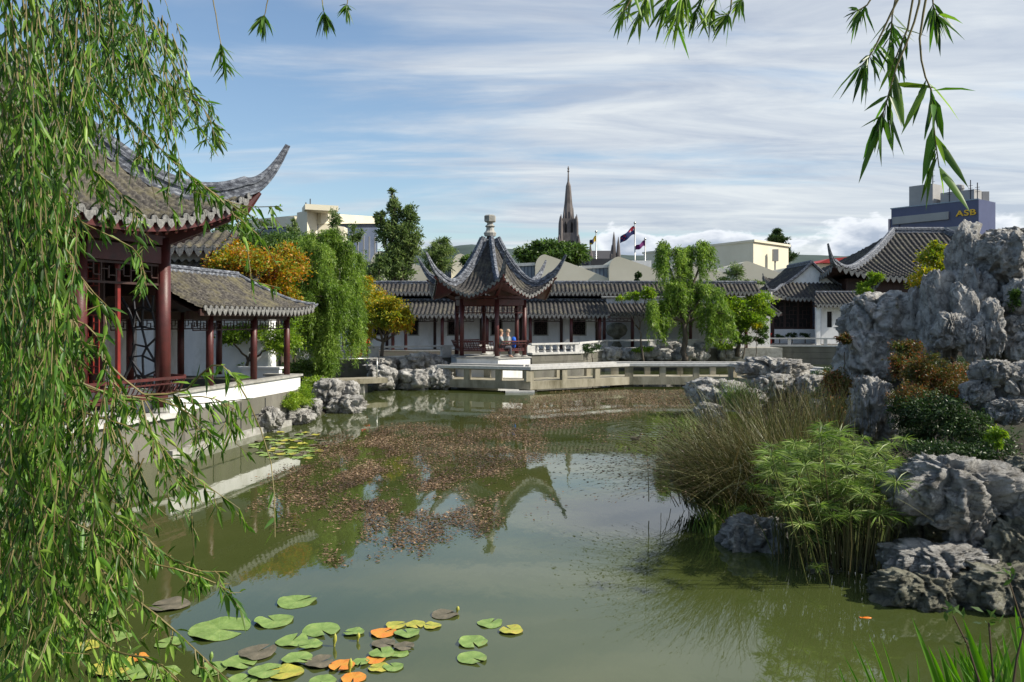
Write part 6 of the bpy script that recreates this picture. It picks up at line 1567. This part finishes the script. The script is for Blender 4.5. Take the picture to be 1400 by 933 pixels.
# ------------------------------------------------------------------ near willow
def near_willow():
    global RNG
    RNG = np.random.default_rng(21); random.seed(21); rg = RNG
    root = thing('weeping_willow', (-5.6, 2.2, 1.2), 'large weeping willow whose hanging leafy strands curtain the left side and top of the view', 'tree')
    tw = MB(); lv = Leaves(2); T = MB()
    Tp = Vector((-5.6, 2.2, 1.0)); fk = Vector((-5.4, 2.4, 3.6))
    limb(T, Tp, fk, .32, .24, 12, .02)
    for e, r in ((Vector((-3.6, 4.6, 5.9)), .13), (Vector((-1.2, 3.2, 5.6)), .1), (Vector((1.6, 2.3, 5.3)), .08), (Vector((-2.9, 3.0, 5.4)), .11), (Vector((-5.2, 5.6, 6.2)), .14), (Vector((-6.6, 5.0, 6.4)), .12), (Vector((-7.6, 2.0, 6.0)), .12), (Vector((-6.0, -1.0, 6.0)), .12)):
        limb(T, fk, e, r*1.1, r*.3, 8, .05)
    T.build('trunk', M['bark'], root, smooth=True)
    def spline(P, n):
        P = [Vector(p) for p in P]; P = [P[0]*2-P[1]]+P+[P[-1]*2-P[-2]]; out = []
        seg = len(P)-3
        for i in range(n+1):
            u = i/n*seg; k = min(int(u), seg-1); f = u-k; a, b, c, d = P[k:k+4]
            out.append(.5*((2*b)+(c-a)*f+(2*a-5*b+4*c-d)*f*f+(3*b-a-3*c+d)*f**3))
        return out
    def strand(P, ll=.1, dens=28, r=.0028, side=.55, hang=1.0, lw=.15, skip=0.0):
        P = [Vector(p) for p in P]
        L = sum((P[i+1]-P[i]).length for i in range(len(P)-1)); n = max(4, int(L/.12))
        C = spline(P, n); tw.tube(C, [r*(1-.75*i/n)+.0008 for i in range(n+1)], 4, caps=False)
        m = int(L*dens); A = np.array([tuple(c) for c in C]); f = np.sort(rg.uniform(skip, 1, m))*n; i0 = np.clip(f.astype(int), 0, n-1)
        Q = A[i0]+(A[i0+1]-A[i0])*(f-i0)[:, None]; Tn = unit(A[i0+1]-A[i0])
        D = Tn*.75+rg.normal(size=(m, 3))*side*.85+np.array([0, 0, -1.0])*hang*.55
        s = ll*(.55+.75*rg.random(m))
        lv.add(Q, D, s, s*lw*1.2*(.8+.5*rg.random(m)), .12+.15*rg.random())
    def hang(x0, y0, length, d, dx=0, **kw):
        a = px(x0, y0, d); k = d/FX
        pts = [a]
        for f in (.25, .5, .75, 1.0): pts.append(a+Vector((dx*k*f+rg.normal()*4*k*f, rg.normal()*.06*f, -length*k*f)))
        strand(pts, **kw)
    # curtain regions: x range, y start range, length range, count, distance range
    for (xa, xb), (ya, yb), (la, lb), n, (da, db) in [((-60, 60), (-140, 250), (250, 520), 105, (3.2, 5.6)), ((-60, 100), (250, 700), (180, 380), 90, (3.2, 5.4)),
            ((50, 125), (-140, 60), (180, 330), 34, (3.4, 5.4)), ((95, 190), (-140, 0), (140, 260), 42, (3.8, 5.6)), ((100, 245), (20, 120), (80, 150), 38, (3.8, 5.4)), ((45, 115), (250, 500), (150, 330), 24, (3.2, 5.0)),
            ((0, 150), (520, 720), (150, 280), 60, (2.9, 4.8)), ((120, 215), (545, 680), (60, 150), 30, (3.2, 4.8)), ((-20, 170), (740, 850), (70, 140), 26, (2.9, 4.2))]:
        for _ in range(n):
            hang(rg.uniform(xa, xb), rg.uniform(ya, yb), rg.uniform(la, lb), rg.uniform(da, db), rg.normal()*34+4, dens=50, ll=.07)
    # arching twigs, pixel way-points at a distance, with side strands hanging from them
    arcs = [([(40, -40), (95, 70), (165, 150), (232, 215), (290, 262), (362, 306)], 4.6, 9, 75), ([(60, -40), (130, 20), (180, 60), (215, 110), (232, 150)], 4.8, 7, 80),
            ([(110, 30), (180, 85), (235, 120), (280, 150), (294, 192)], 4.9, 5, 50), ([(160, -30), (200, 20), (232, 60), (238, 110), (242, 150)], 5.0, 4, 30), ([(150, 20), (190, 40), (225, 50), (243, 66)], 5.1, 3, 22),
            ([(240, 120), (262, 128), (285, 140), (292, 170), (302, 200)], 5.0, 3, 22), ([(60, 130), (110, 215), (150, 250), (200, 300)], 4.4, 5, 70), ([(20, 220), (90, 290), (140, 318), (188, 345), (200, 392)], 4.2, 4, 45), ([(0, 120), (60, 200), (90, 270), (130, 330)], 4.0, 6, 90),
            ([(230, 215), (285, 262), (335, 282), (386, 282)], 4.7, 3, 26), ([(280, 255), (318, 290), (338, 340), (345, 405)], 4.5, 1, 20), ([(315, 290), (340, 310), (360, 330), (378, 362)], 4.6, 0, 0),
            ([(0, 455), (70, 500), (140, 535), (215, 546), (268, 552), (345, 545)], 3.9, 7, 55), ([(120, 530), (185, 548), (262, 542), (300, 548), (345, 575)], 4.1, 4, 60), ([(60, 420), (125, 450), (150, 500), (165, 560)], 3.8, 5, 60),
            ([(100, 560), (190, 590), (250, 640), (328, 696)], 3.9, 4, 40), ([(120, 470), (190, 535), (250, 560), (290, 600), (262, 640), (265, 760)], 3.8, 2, 40), ([(200, 540), (252, 535), (285, 502), (312, 506), (345, 560), (372, 640), (376, 735)], 3.7, 1, 20),
            ([(120, 700), (180, 760), (240, 778), (300, 800), (328, 832)], 3.7, 4, 25), ([(160, 690), (210, 745), (262, 778), (310, 782)], 3.8, 4, 25), ([(60, 700), (150, 790), (225, 850), (290, 910), (345, 960)], 3.4, 5, 40), ([(40, 760), (140, 880), (215, 905), (270, 960)], 3.2, 6, 40),
            ([(50, 300), (95, 345), (110, 380), (158, 430)], 3.6, 4, 50), ([(0, 560), (80, 640), (150, 700), (215, 760)], 3.5, 6, 60), ([(0, 640), (70, 700), (150, 740), (190, 800)], 3.3, 5, 60)]
    for pts, d, ns, sl in arcs:
        P = [px(x, y, d+.06*i*rg.normal()) for i, (x, y) in enumerate(pts)]
        strand(P, r=.0045, dens=30, ll=.085, skip=.1)
        for j in range(ns*2):
            f = rg.uniform(.1, .93)*(len(pts)-1); i = int(f); g_ = f-i
            x = pts[i][0]*(1-g_)+pts[i+1][0]*g_; y = pts[i][1]*(1-g_)+pts[i+1][1]*g_
            hang(x, y, sl*rg.uniform(.5, 1.2), d+rg.normal()*.08, rg.normal()*10+8, ll=.075, dens=40, r=.0024)
    # twigs hanging into the top of the frame
    def dang(pts, d, ll, dens=19, lw=.17, skip=.12):
        strand([px(x, y, d) for x, y in pts], ll=ll, dens=dens, r=.0035, lw=lw*.62, side=.6, hang=.95, skip=skip)
    up = -420
    dang([(280, up), (287, -60), (296, 25), (302, 60), (309, 95)], 4.0, .1, 20, skip=.72)
    dang([(372, -380), (371, -60), (364, 10), (360, 25)], 3.8, .09, 24, skip=.8); dang([(440, -380), (438, -60), (441, 5), (444, 20)], 3.8, .09, 24, skip=.8); dang([(478, -380), (476, -40), (474, 12)], 3.8, .07, 20, skip=.85)
    for x in (850, 872, 905, 925, 950, 968): dang([(x+60, -400), (x+40, -60), (x+15, -12), (x, 15+rg.uniform(0, 12))], 2.7+.05*(x % 3), .085, 26, .15, skip=.62)
    dang([(905, -350), (925, -70), (935, -20), (925, 30)], 2.7, .1, 26, skip=.6); dang([(990, -350), (1000, -40), (998, 15), (992, 20)], 2.8, .08, 26, skip=.7); dang([(1030, -350), (1020, -40), (1010, 5)], 2.8, .07, 26, skip=.7); dang([(880, -60), (862, 0), (845, 25)], 2.7, .08, 24, skip=.3)
    dang([(1255, -430), (1240, -60), (1212, 30), (1190, 75), (1176, 92)], 2.35, .1, 24, skip=.62); dang([(1275, -430), (1262, -60), (1250, 30), (1226, 90), (1212, 140), (1200, 180)], 2.3, .12, 18, .19, skip=.6)
    dang([(1300, -430), (1275, -60), (1258, 40), (1262, 95), (1275, 130), (1277, 175), (1284, 230)], 2.3, .125, 17, .19, skip=.55)
    dang([(1220, -430), (1205, -60), (1190, 0), (1172, 15)], 2.4, .07, 24, skip=.75); dang([(1300, -430), (1282, -60), (1275, 0), (1282, 22)], 2.35, .09, 26, skip=.7); dang([(1240, -430), (1228, -50), (1220, 20), (1216, 80)], 2.4, .085, 26, skip=.65); dang([(1280, -200), (1245, 20), (1232, 60), (1215, 105)], 2.35, .09, 22, skip=.5)
    tw.build('twigs', M['twig'], root); lv.build('foliage', M['willow'], root)
near_willow()
# ------------------------------------------------------------------ people, birds, pots, fish
def skin_mesh(name, chain, edges, m, parent, lvl=2):
    me = bpy.data.meshes.new(name); base = ORG[parent.name]
    me.from_pydata([tuple(Vector(c[0])-base) for c in chain], edges, []); me.update()
    me.materials.append(m); o = bpy.data.objects.new(name, me); COL.objects.link(o); o.parent = parent; ORG[o.name] = base
    md = o.modifiers.new('Skin', 'SKIN'); md.use_smooth_shade = True
    for i, c in enumerate(chain): me.skin_vertices[0].data[i].radius = (c[1], c[1])
    me.skin_vertices[0].data[0].use_root = True
    sb = o.modifiers.new('Sub', 'SUBSURF'); sb.levels = lvl; sb.render_levels = lvl
    return o
def seated(p, face, label, top, bottom, hair, vest=None, pack=None):
    """seated adult on the leaning bench; p = seat point, face = unit vector the person faces"""
    p = Vector(p); f = Vector(face); r = Vector((f.y, -f.x, 0)); Z = Vector((0, 0, 1))
    root = thing('person', p, label, 'person')
    j = [(p+Z*.12, .14), (p+Z*.32, .13), (p+Z*.5+f*.02, .145), (p+Z*.61+f*.03, .06), (p+Z*.70+f*.05, .085), (p+Z*.80+f*.05, .095)]
    e = [(0, 1), (1, 2), (2, 3), (3, 4), (4, 5)]
    def ad(v, rr, par): j.append((v, rr)); e.append((par, len(j)-1)); return len(j)-1
    for s in (-1, 1):
        sh = ad(p+Z*.53+r*s*.17+f*.02, .06, 2); el = ad(p+Z*.3+r*s*.24+f*.06, .045, sh); wr = ad(p+Z*.22+r*s*.12+f*.28, .032, el); ad(p+Z*.22+r*s*.06+f*.36, .03, wr)
        hp = ad(p+Z*.1+r*s*.1+f*.08, .09, 0); kn = ad(p+Z*.1+r*s*.12+f*.45, .065, hp); an = ad(p-Z*.3+r*s*.12+f*.45, .045, kn); ad(p-Z*.36+r*s*.12+f*.58, .04, an)
    skin_mesh('body', j, e, M['skin'], root)
    c = [(p+Z*.1, .17), (p+Z*.32, .155), (p+Z*.5+f*.02, .165), (p+Z*.575+f*.03, .09)]; ce = [(0, 1), (1, 2), (2, 3)]
    for s in (-1, 1):
        c.append((p+Z*.53+r*s*.18+f*.02, .075)); ce.append((2, len(c)-1)); c.append((p+Z*.3+r*s*.25+f*.06, .06)); ce.append((len(c)-2, len(c)-1)); c.append((p+Z*.225+r*s*.14+f*.25, .045)); ce.append((len(c)-2, len(c)-1))
    skin_mesh('jacket', c, ce, flat('jacket', top, .8), root)
    if vest:
        v = [(p+Z*.16, .18), (p+Z*.34, .165), (p+Z*.5+f*.02, .172)]
        skin_mesh('vest', v, [(0, 1), (1, 2)], flat('vest', vest, .7), root)
    t = [(p+Z*.1, .15)]; te = []
    for s in (-1, 1):
        t.append((p+Z*.1+r*s*.1+f*.08, .1)); te.append((0, len(t)-1))
        for q, w in ((p+Z*.1+r*s*.12+f*.45, .078), (p-Z*.28+r*s*.12+f*.45, .06)): t.append((q, w)); te.append((len(t)-2, len(t)-1))
    skin_mesh('trousers', t, te, flat('trousers', bottom, .8), root)
    B = MB(); hd = p+Z*.79+f*.04
    vs, fs = ico(3); B.add([hd+Vector((v.x*.105, v.y*.105, v.z*.1+.03))-f*.015 for v in vs if True], fs); B.build('hair', flat('hair', hair, .9), root, smooth=True)
    F = MB(); hc = p+Z*.765+f*.05
    for s in (-1, 1): F.box(hc+f*.093+r*s*.035+Z*.01, (.02, .02, .012))
    F.build('eyes', M['dark'], root)
    F = MB(); F.tube([hc+f*.09+Z*.0, hc+f*.112-Z*.03], [.008, .014], 6); F.tube([hc+f*.088-Z*.055-r*.02, hc+f*.088-Z*.055+r*.02], .006, 5); F.build('face_features', M['skin'], root)
    for s in (-1, 1):
        F = MB(); F.lathe(hc+r*s*.095-Z*.02, [(.012, -.03), (.018, 0), (.012, .03)], 6); F.build('ear', M['skin'], root)
        hb = p+Z*.22+r*s*.05+f*.38; F = MB()
        for q in range(4): F.tube([hb+Vector((0, 0, .02-q*.014)), hb+f*.04-r*s*.02+Vector((0, 0, .02-q*.015)), hb+f*.05-r*s*.045+Vector((0, 0, .012-q*.015))], [.009, .008, .006], 5)
        F.tube([hb+Z*.02-r*s*.01, hb+Z*.045-r*s*.03+f*.02], [.01, .007], 5); F.build('fingers', M['skin'], root)
    if pack:
        vs, fs = ico(3); B = MB(); c0 = p+Z*.3-f*.24
        B.add([c0+r*(math.copysign(abs(v.x)**.6, v.x)*.17)+f*(math.copysign(abs(v.y)**.6, v.y)*.1)+Z*(math.copysign(abs(v.z)**.6, v.z)*.26) for v in vs], fs)
        o = B.build('backpack', flat('backpack', pack, .7), None, tuple(c0-Z*.26), smooth=True)
        tag(o, 'bright blue backpack on the back of the right-hand seated visitor', 'backpack')
    return root
a0, a1 = rad(12), rad(72)
def hexpt(t, r): 
    A = PC+Vector((math.sin(a0), -math.cos(a0), 0))*1.69; Bq = PC+Vector((math.sin(a1), -math.cos(a1), 0))*1.69
    q = A.lerp(Bq, t); out = ((A+Bq)/2-PC).normalized(); return q-out*r, out
p, out = hexpt(.18, .12); seated((p.x, p.y, 1.68), (-out.x*.3-.9, -out.y*.3, 0) if False else tuple((-out*.6+Vector((.6, -.4, 0))).normalized()), 'visitor in a yellow-green vest seated left of the other on the pavilion bench', (.35, .38, .4), (.08, .08, .1), (.32, .2, .12), vest=(.55, .7, .05))
p, out = hexpt(.48, .12); seated((p.x, p.y, 1.68), tuple((-out*.5+Vector((-.5, -.5, 0))).normalized()), 'visitor in a grey and yellow jacket seated on the right of the pavilion bench', (.4, .42, .44), (.3, .32, .35), (.4, .3, .22), vest=(.5, .6, .1), pack=(.01, .12, .62))

def bird(name, label, p, s, col, head=(0, 0, 0)):
    p = Vector(p); root = thing(name, p, label, 'bird'); vs, fs = ico(3); B = MB()
    V = []
    for v in vs:
        x = v.x*.2*s; w = 1-.35*max(0, -v.x); V.append(p+Vector((x, v.y*.085*s*w, .05*s+v.z*.075*s*w+.05*s*max(0, -v.x)**2)))
    B.add(V, fs); B.tube([p+Vector((.13*s, 0, .08*s)), p+Vector((.19*s, 0, .16*s)), p+Vector((.2*s, 0, .2*s))], [.045*s, .03*s, .03*s], 8)
    B.add([p+Vector((.21*s+v.x*.045*s, v.y*.036*s, .22*s+v.z*.038*s)) for v in vs], fs)
    B.build('body', flat('plumage', col, .8), root, smooth=True)
    B = MB(); B.tube([p+Vector((.24*s, 0, .215*s)), p+Vector((.3*s, 0, .2*s))], [.014*s, .008*s], 6); B.build('bill', flat('bill', (.4, .25, .05), .6), root)
    B = MB()
    for q in (-1, 1): B.add([p+Vector((-.02*s+v.x*.15*s, q*.075*s+v.y*.015*s, .075*s+v.z*.05*s)) for v in vs], fs)
    B.build('wings', flat('wing', tuple(c*.7 for c in col), .8), root, smooth=True)
bird('duck', 'small dark duck swimming in the rings of ripples on the right of the pond', wat(868, 602), .7, (.09, .07, .05))
bird('gull', 'small white bird at the waterline below the rocks beside the zigzag bridge', wat(599, 531), 1.0, (.75, .75, .72))
def fish():
    p = wat(1185, 845, .0); V = []; vs, fs = ico(3); B = MB()
    B.add([p+Vector((v.x*.05, v.y*.018, .0+v.z*.01)) for v in vs], fs); B.extrude([p+Vector((-.045, 0, .004)), p+Vector((-.075, .02, .004)), p+Vector((-.075, -.02, .004))], (0, 0, .003))
    tag(B.build('goldfish', flat('fish', (.8, .2, .02), .3), None, tuple(p), smooth=True), 'small orange fish at the surface below the papyrus', 'fish')
fish()
def planter(x, y, d, w, label):
    p = px(x, y, d); p.z = 1.3; root = thing('flower_planter', p, label, 'planter'); B = MB()
    B.box((p.x, p.y, p.z+.22), (w, .5, .44)); B.box((p.x, p.y, p.z+.47), (w+.1, .6, .07)); B.build('trough', M['pot'], root)
    lv = Leaves(1); rg_ = np.random.default_rng(int(x)); n = 260
    P = np.stack([p.x+rg_.uniform(-w/2, w/2, n), p.y+rg_.normal(size=n)*.15, p.z+.5+rg_.random(n)*.22], 1); lv.add(P, rg_.normal(size=(n, 3))+np.array([0, 0, 1]), .12, .06, .2)
    lv.build('leaves', M['green'], root); lv = Leaves(1); n = 120
    P = np.stack([p.x+rg_.uniform(-w/2, w/2, n), p.y-.1+rg_.normal(size=n)*.12, p.z+.6+rg_.random(n)*.2], 1); lv.add(P, rg_.normal(size=(n, 3)), .12, .1, .1); lv.build('blossoms', M['flower'], root)
planter(1032, 470, 55.6, 1.6, 'long red planter box with red flowers on the terrace of the gabled hall')
planter(1046, 470, 56.2, .8, 'small red planter of bright red flowers right of the long planter')
planter(493, 500, 37.6, .8, 'small planter of red flowers by the railing at the left bank')
def plant_pot_stand():
    p = px(843, 460, 52.6); B = MB(); B.lathe((p.x, p.y, 1.2), [(.3, 0), (.36, .1), (.2, .4), (.22, .6), (.6, .85), (.72, 1.15), (.62, 1.45), (.3, 1.62)], 16)
    tag(B.build('stone_drum', M['rock_dark'], None, (p.x, p.y, 1.2), smooth=True), 'dark rounded stone ornament in front of the white corridor wall', 'ornament')
plant_pot_stand()

# ------------------------------------------------------------------ camera, sun, sky
cam = bpy.data.cameras.new('camera'); co = bpy.data.objects.new('camera', cam); COL.objects.link(co)
co.location = (0, 0, EYE); co.rotation_euler = (rad(90), 0, 0)
cam.sensor_width = 36; cam.lens = FX/1400*36; cam.shift_y = (HZ-466.5)/1400; cam.clip_start = .1; cam.clip_end = 9000
SC.camera = co
SUN = Vector((.76, -.12, .64)).normalized()
sl = bpy.data.lights.new('sun', 'SUN'); sl.energy = 4.7; sl.angle = rad(.5); sl.color = (1, .93, .80)
so = bpy.data.objects.new('sun', sl); COL.objects.link(so); so.rotation_euler = (-SUN).to_track_quat('-Z', 'Y').to_euler(); so.location = (20, -10, 30)
w = bpy.data.worlds.new('World'); SC.world = w; w.use_nodes = True; nt = w.node_tree; N = nt.nodes; Lk = nt.links.new
bg = N['Background']; sky = N.new('ShaderNodeTexSky'); sky.sky_type = 'NISHITA'; sky.sun_disc = False
sky.sun_elevation = math.asin(SUN.z); sky.sun_rotation = math.atan2(SUN.x, SUN.y); sky.air_density = 1.2; sky.dust_density = .6; sky.ozone_density = 3.0
bg.inputs[1].default_value = .108
tc = N.new('ShaderNodeTexCoord'); sp = N.new('ShaderNodeSeparateXYZ'); Lk(tc.outputs['Generated'], sp.inputs[0])
def math_(op, a, b=None, c=None):
    n = N.new('ShaderNodeMath'); n.operation = op
    for i, v in enumerate((a, b, c)):
        if v is None: continue
        if isinstance(v, (int, float)): n.inputs[i].default_value = v
        else: Lk(v, n.inputs[i])
    return n.outputs[0]
zz = math_('MAXIMUM', sp.outputs[2], 0.0); zd = math_('ADD', zz, .10)
cx = math_('DIVIDE', sp.outputs[0], zd); cy = math_('DIVIDE', sp.outputs[1], zd)
cb = N.new('ShaderNodeCombineXYZ'); Lk(cx, cb.inputs[0]); Lk(cy, cb.inputs[1])
mp = N.new('ShaderNodeMapping'); mp.inputs['Scale'].default_value = (.38, 1.15, 1); mp.inputs['Rotation'].default_value = (0, 0, rad(-14)); mp.inputs['Location'].default_value = (1.3, 2.2, 0); Lk(cb.outputs[0], mp.inputs[0])
n1 = N.new('ShaderNodeTexNoise'); n1.inputs['Scale'].default_value = 1.15; n1.inputs['Detail'].default_value = 7; n1.inputs['Roughness'].default_value = .58; n1.inputs['Distortion'].default_value = .5; Lk(mp.outputs[0], n1.inputs[0])
# cirrus cover, thicker to the right (towards the sun)
bias = math_('MULTIPLY_ADD', sp.outputs[0], .30, .02)
cv = math_('ADD', n1.outputs[0], bias)
r1 = N.new('ShaderNodeMapRange'); r1.interpolation_type = 'SMOOTHSTEP'; r1.inputs[1].default_value = .40; r1.inputs[2].default_value = .64; r1.inputs[3].default_value = .0; r1.inputs[4].default_value = .88; Lk(cv, r1.inputs[0])
m1 = N.new('ShaderNodeMix'); m1.data_type = 'RGBA'; Lk(r1.outputs[0], m1.inputs[0]); Lk(sky.outputs[0], m1.inputs[6]); n9 = N.new('ShaderNodeTexNoise'); n9.inputs['Scale'].default_value = 2.6; n9.inputs['Detail'].default_value = 8; n9.inputs['Roughness'].default_value = .62; n9.inputs['Distortion'].default_value = .6; Lk(mp.outputs[0], n9.inputs[0])
r9 = N.new('ShaderNodeValToRGB'); e9 = r9.color_ramp.elements; e9[0].position = .36; e9[0].color = (3.4, 3.8, 4.5, 1); e9[1].position = .64; e9[1].color = (5.5, 5.75, 5.9, 1); Lk(n9.outputs[0], r9.inputs[0]); Lk(r9.outputs[0], m1.inputs[7])
# low cumulus bank near the horizon
mp2 = N.new('ShaderNodeMapping'); mp2.inputs['Scale'].default_value = (9, 9, 21); mp2.inputs['Location'].default_value = (.6, 0, .35); Lk(tc.outputs['Generated'], mp2.inputs[0])
n2 = N.new('ShaderNodeTexNoise'); n2.inputs['Scale'].default_value = 1.0; n2.inputs['Detail'].default_value = 8; n2.inputs['Roughness'].default_value = .55; Lk(mp2.outputs[0], n2.inputs[0])
hb = N.new('ShaderNodeMapRange'); hb.interpolation_type = 'SMOOTHSTEP'; hb.inputs[1].default_value = .07; hb.inputs[2].default_value = .16; hb.inputs[3].default_value = .16; hb.inputs[4].default_value = -.30; Lk(sp.outputs[2], hb.inputs[0])
sx = N.new('ShaderNodeMapRange'); sx.interpolation_type = 'SMOOTHSTEP'; sx.inputs[1].default_value = -.02; sx.inputs[2].default_value = .16; sx.inputs[3].default_value = -.32; sx.inputs[4].default_value = 0; Lk(sp.outputs[0], sx.inputs[0])
c2 = math_('ADD', math_('ADD', n2.outputs[0], hb.outputs[0]), sx.outputs[0])
r2 = N.new('ShaderNodeMapRange'); r2.interpolation_type = 'SMOOTHSTEP'; r2.inputs[1].default_value = .50; r2.inputs[2].default_value = .57; Lk(c2, r2.inputs[0])
r3 = N.new('ShaderNodeValToRGB'); e = r3.color_ramp.elements; e[0].position = .50; e[0].color = (7.6, 7.8, 8.0, 1); e[1].position = .70; e[1].color = (3.0, 3.5, 4.3, 1); Lk(c2, r3.inputs[0])
m2 = N.new('ShaderNodeMix'); m2.data_type = 'RGBA'; Lk(r2.outputs[0], m2.inputs[0]); Lk(m1.outputs[2], m2.inputs[6]); Lk(r3.outputs[0], m2.inputs[7])
Lk(m2.outputs[2], bg.inputs[0])
SC.view_settings.view_transform = 'Standard'; SC.view_settings.look = 'None'; SC.view_settings.gamma = 1; SC.view_settings.exposure = 0.48
SC.render.engine = 'CYCLES'; SC.cycles.max_bounces = 8; SC.cycles.use_denoising = True
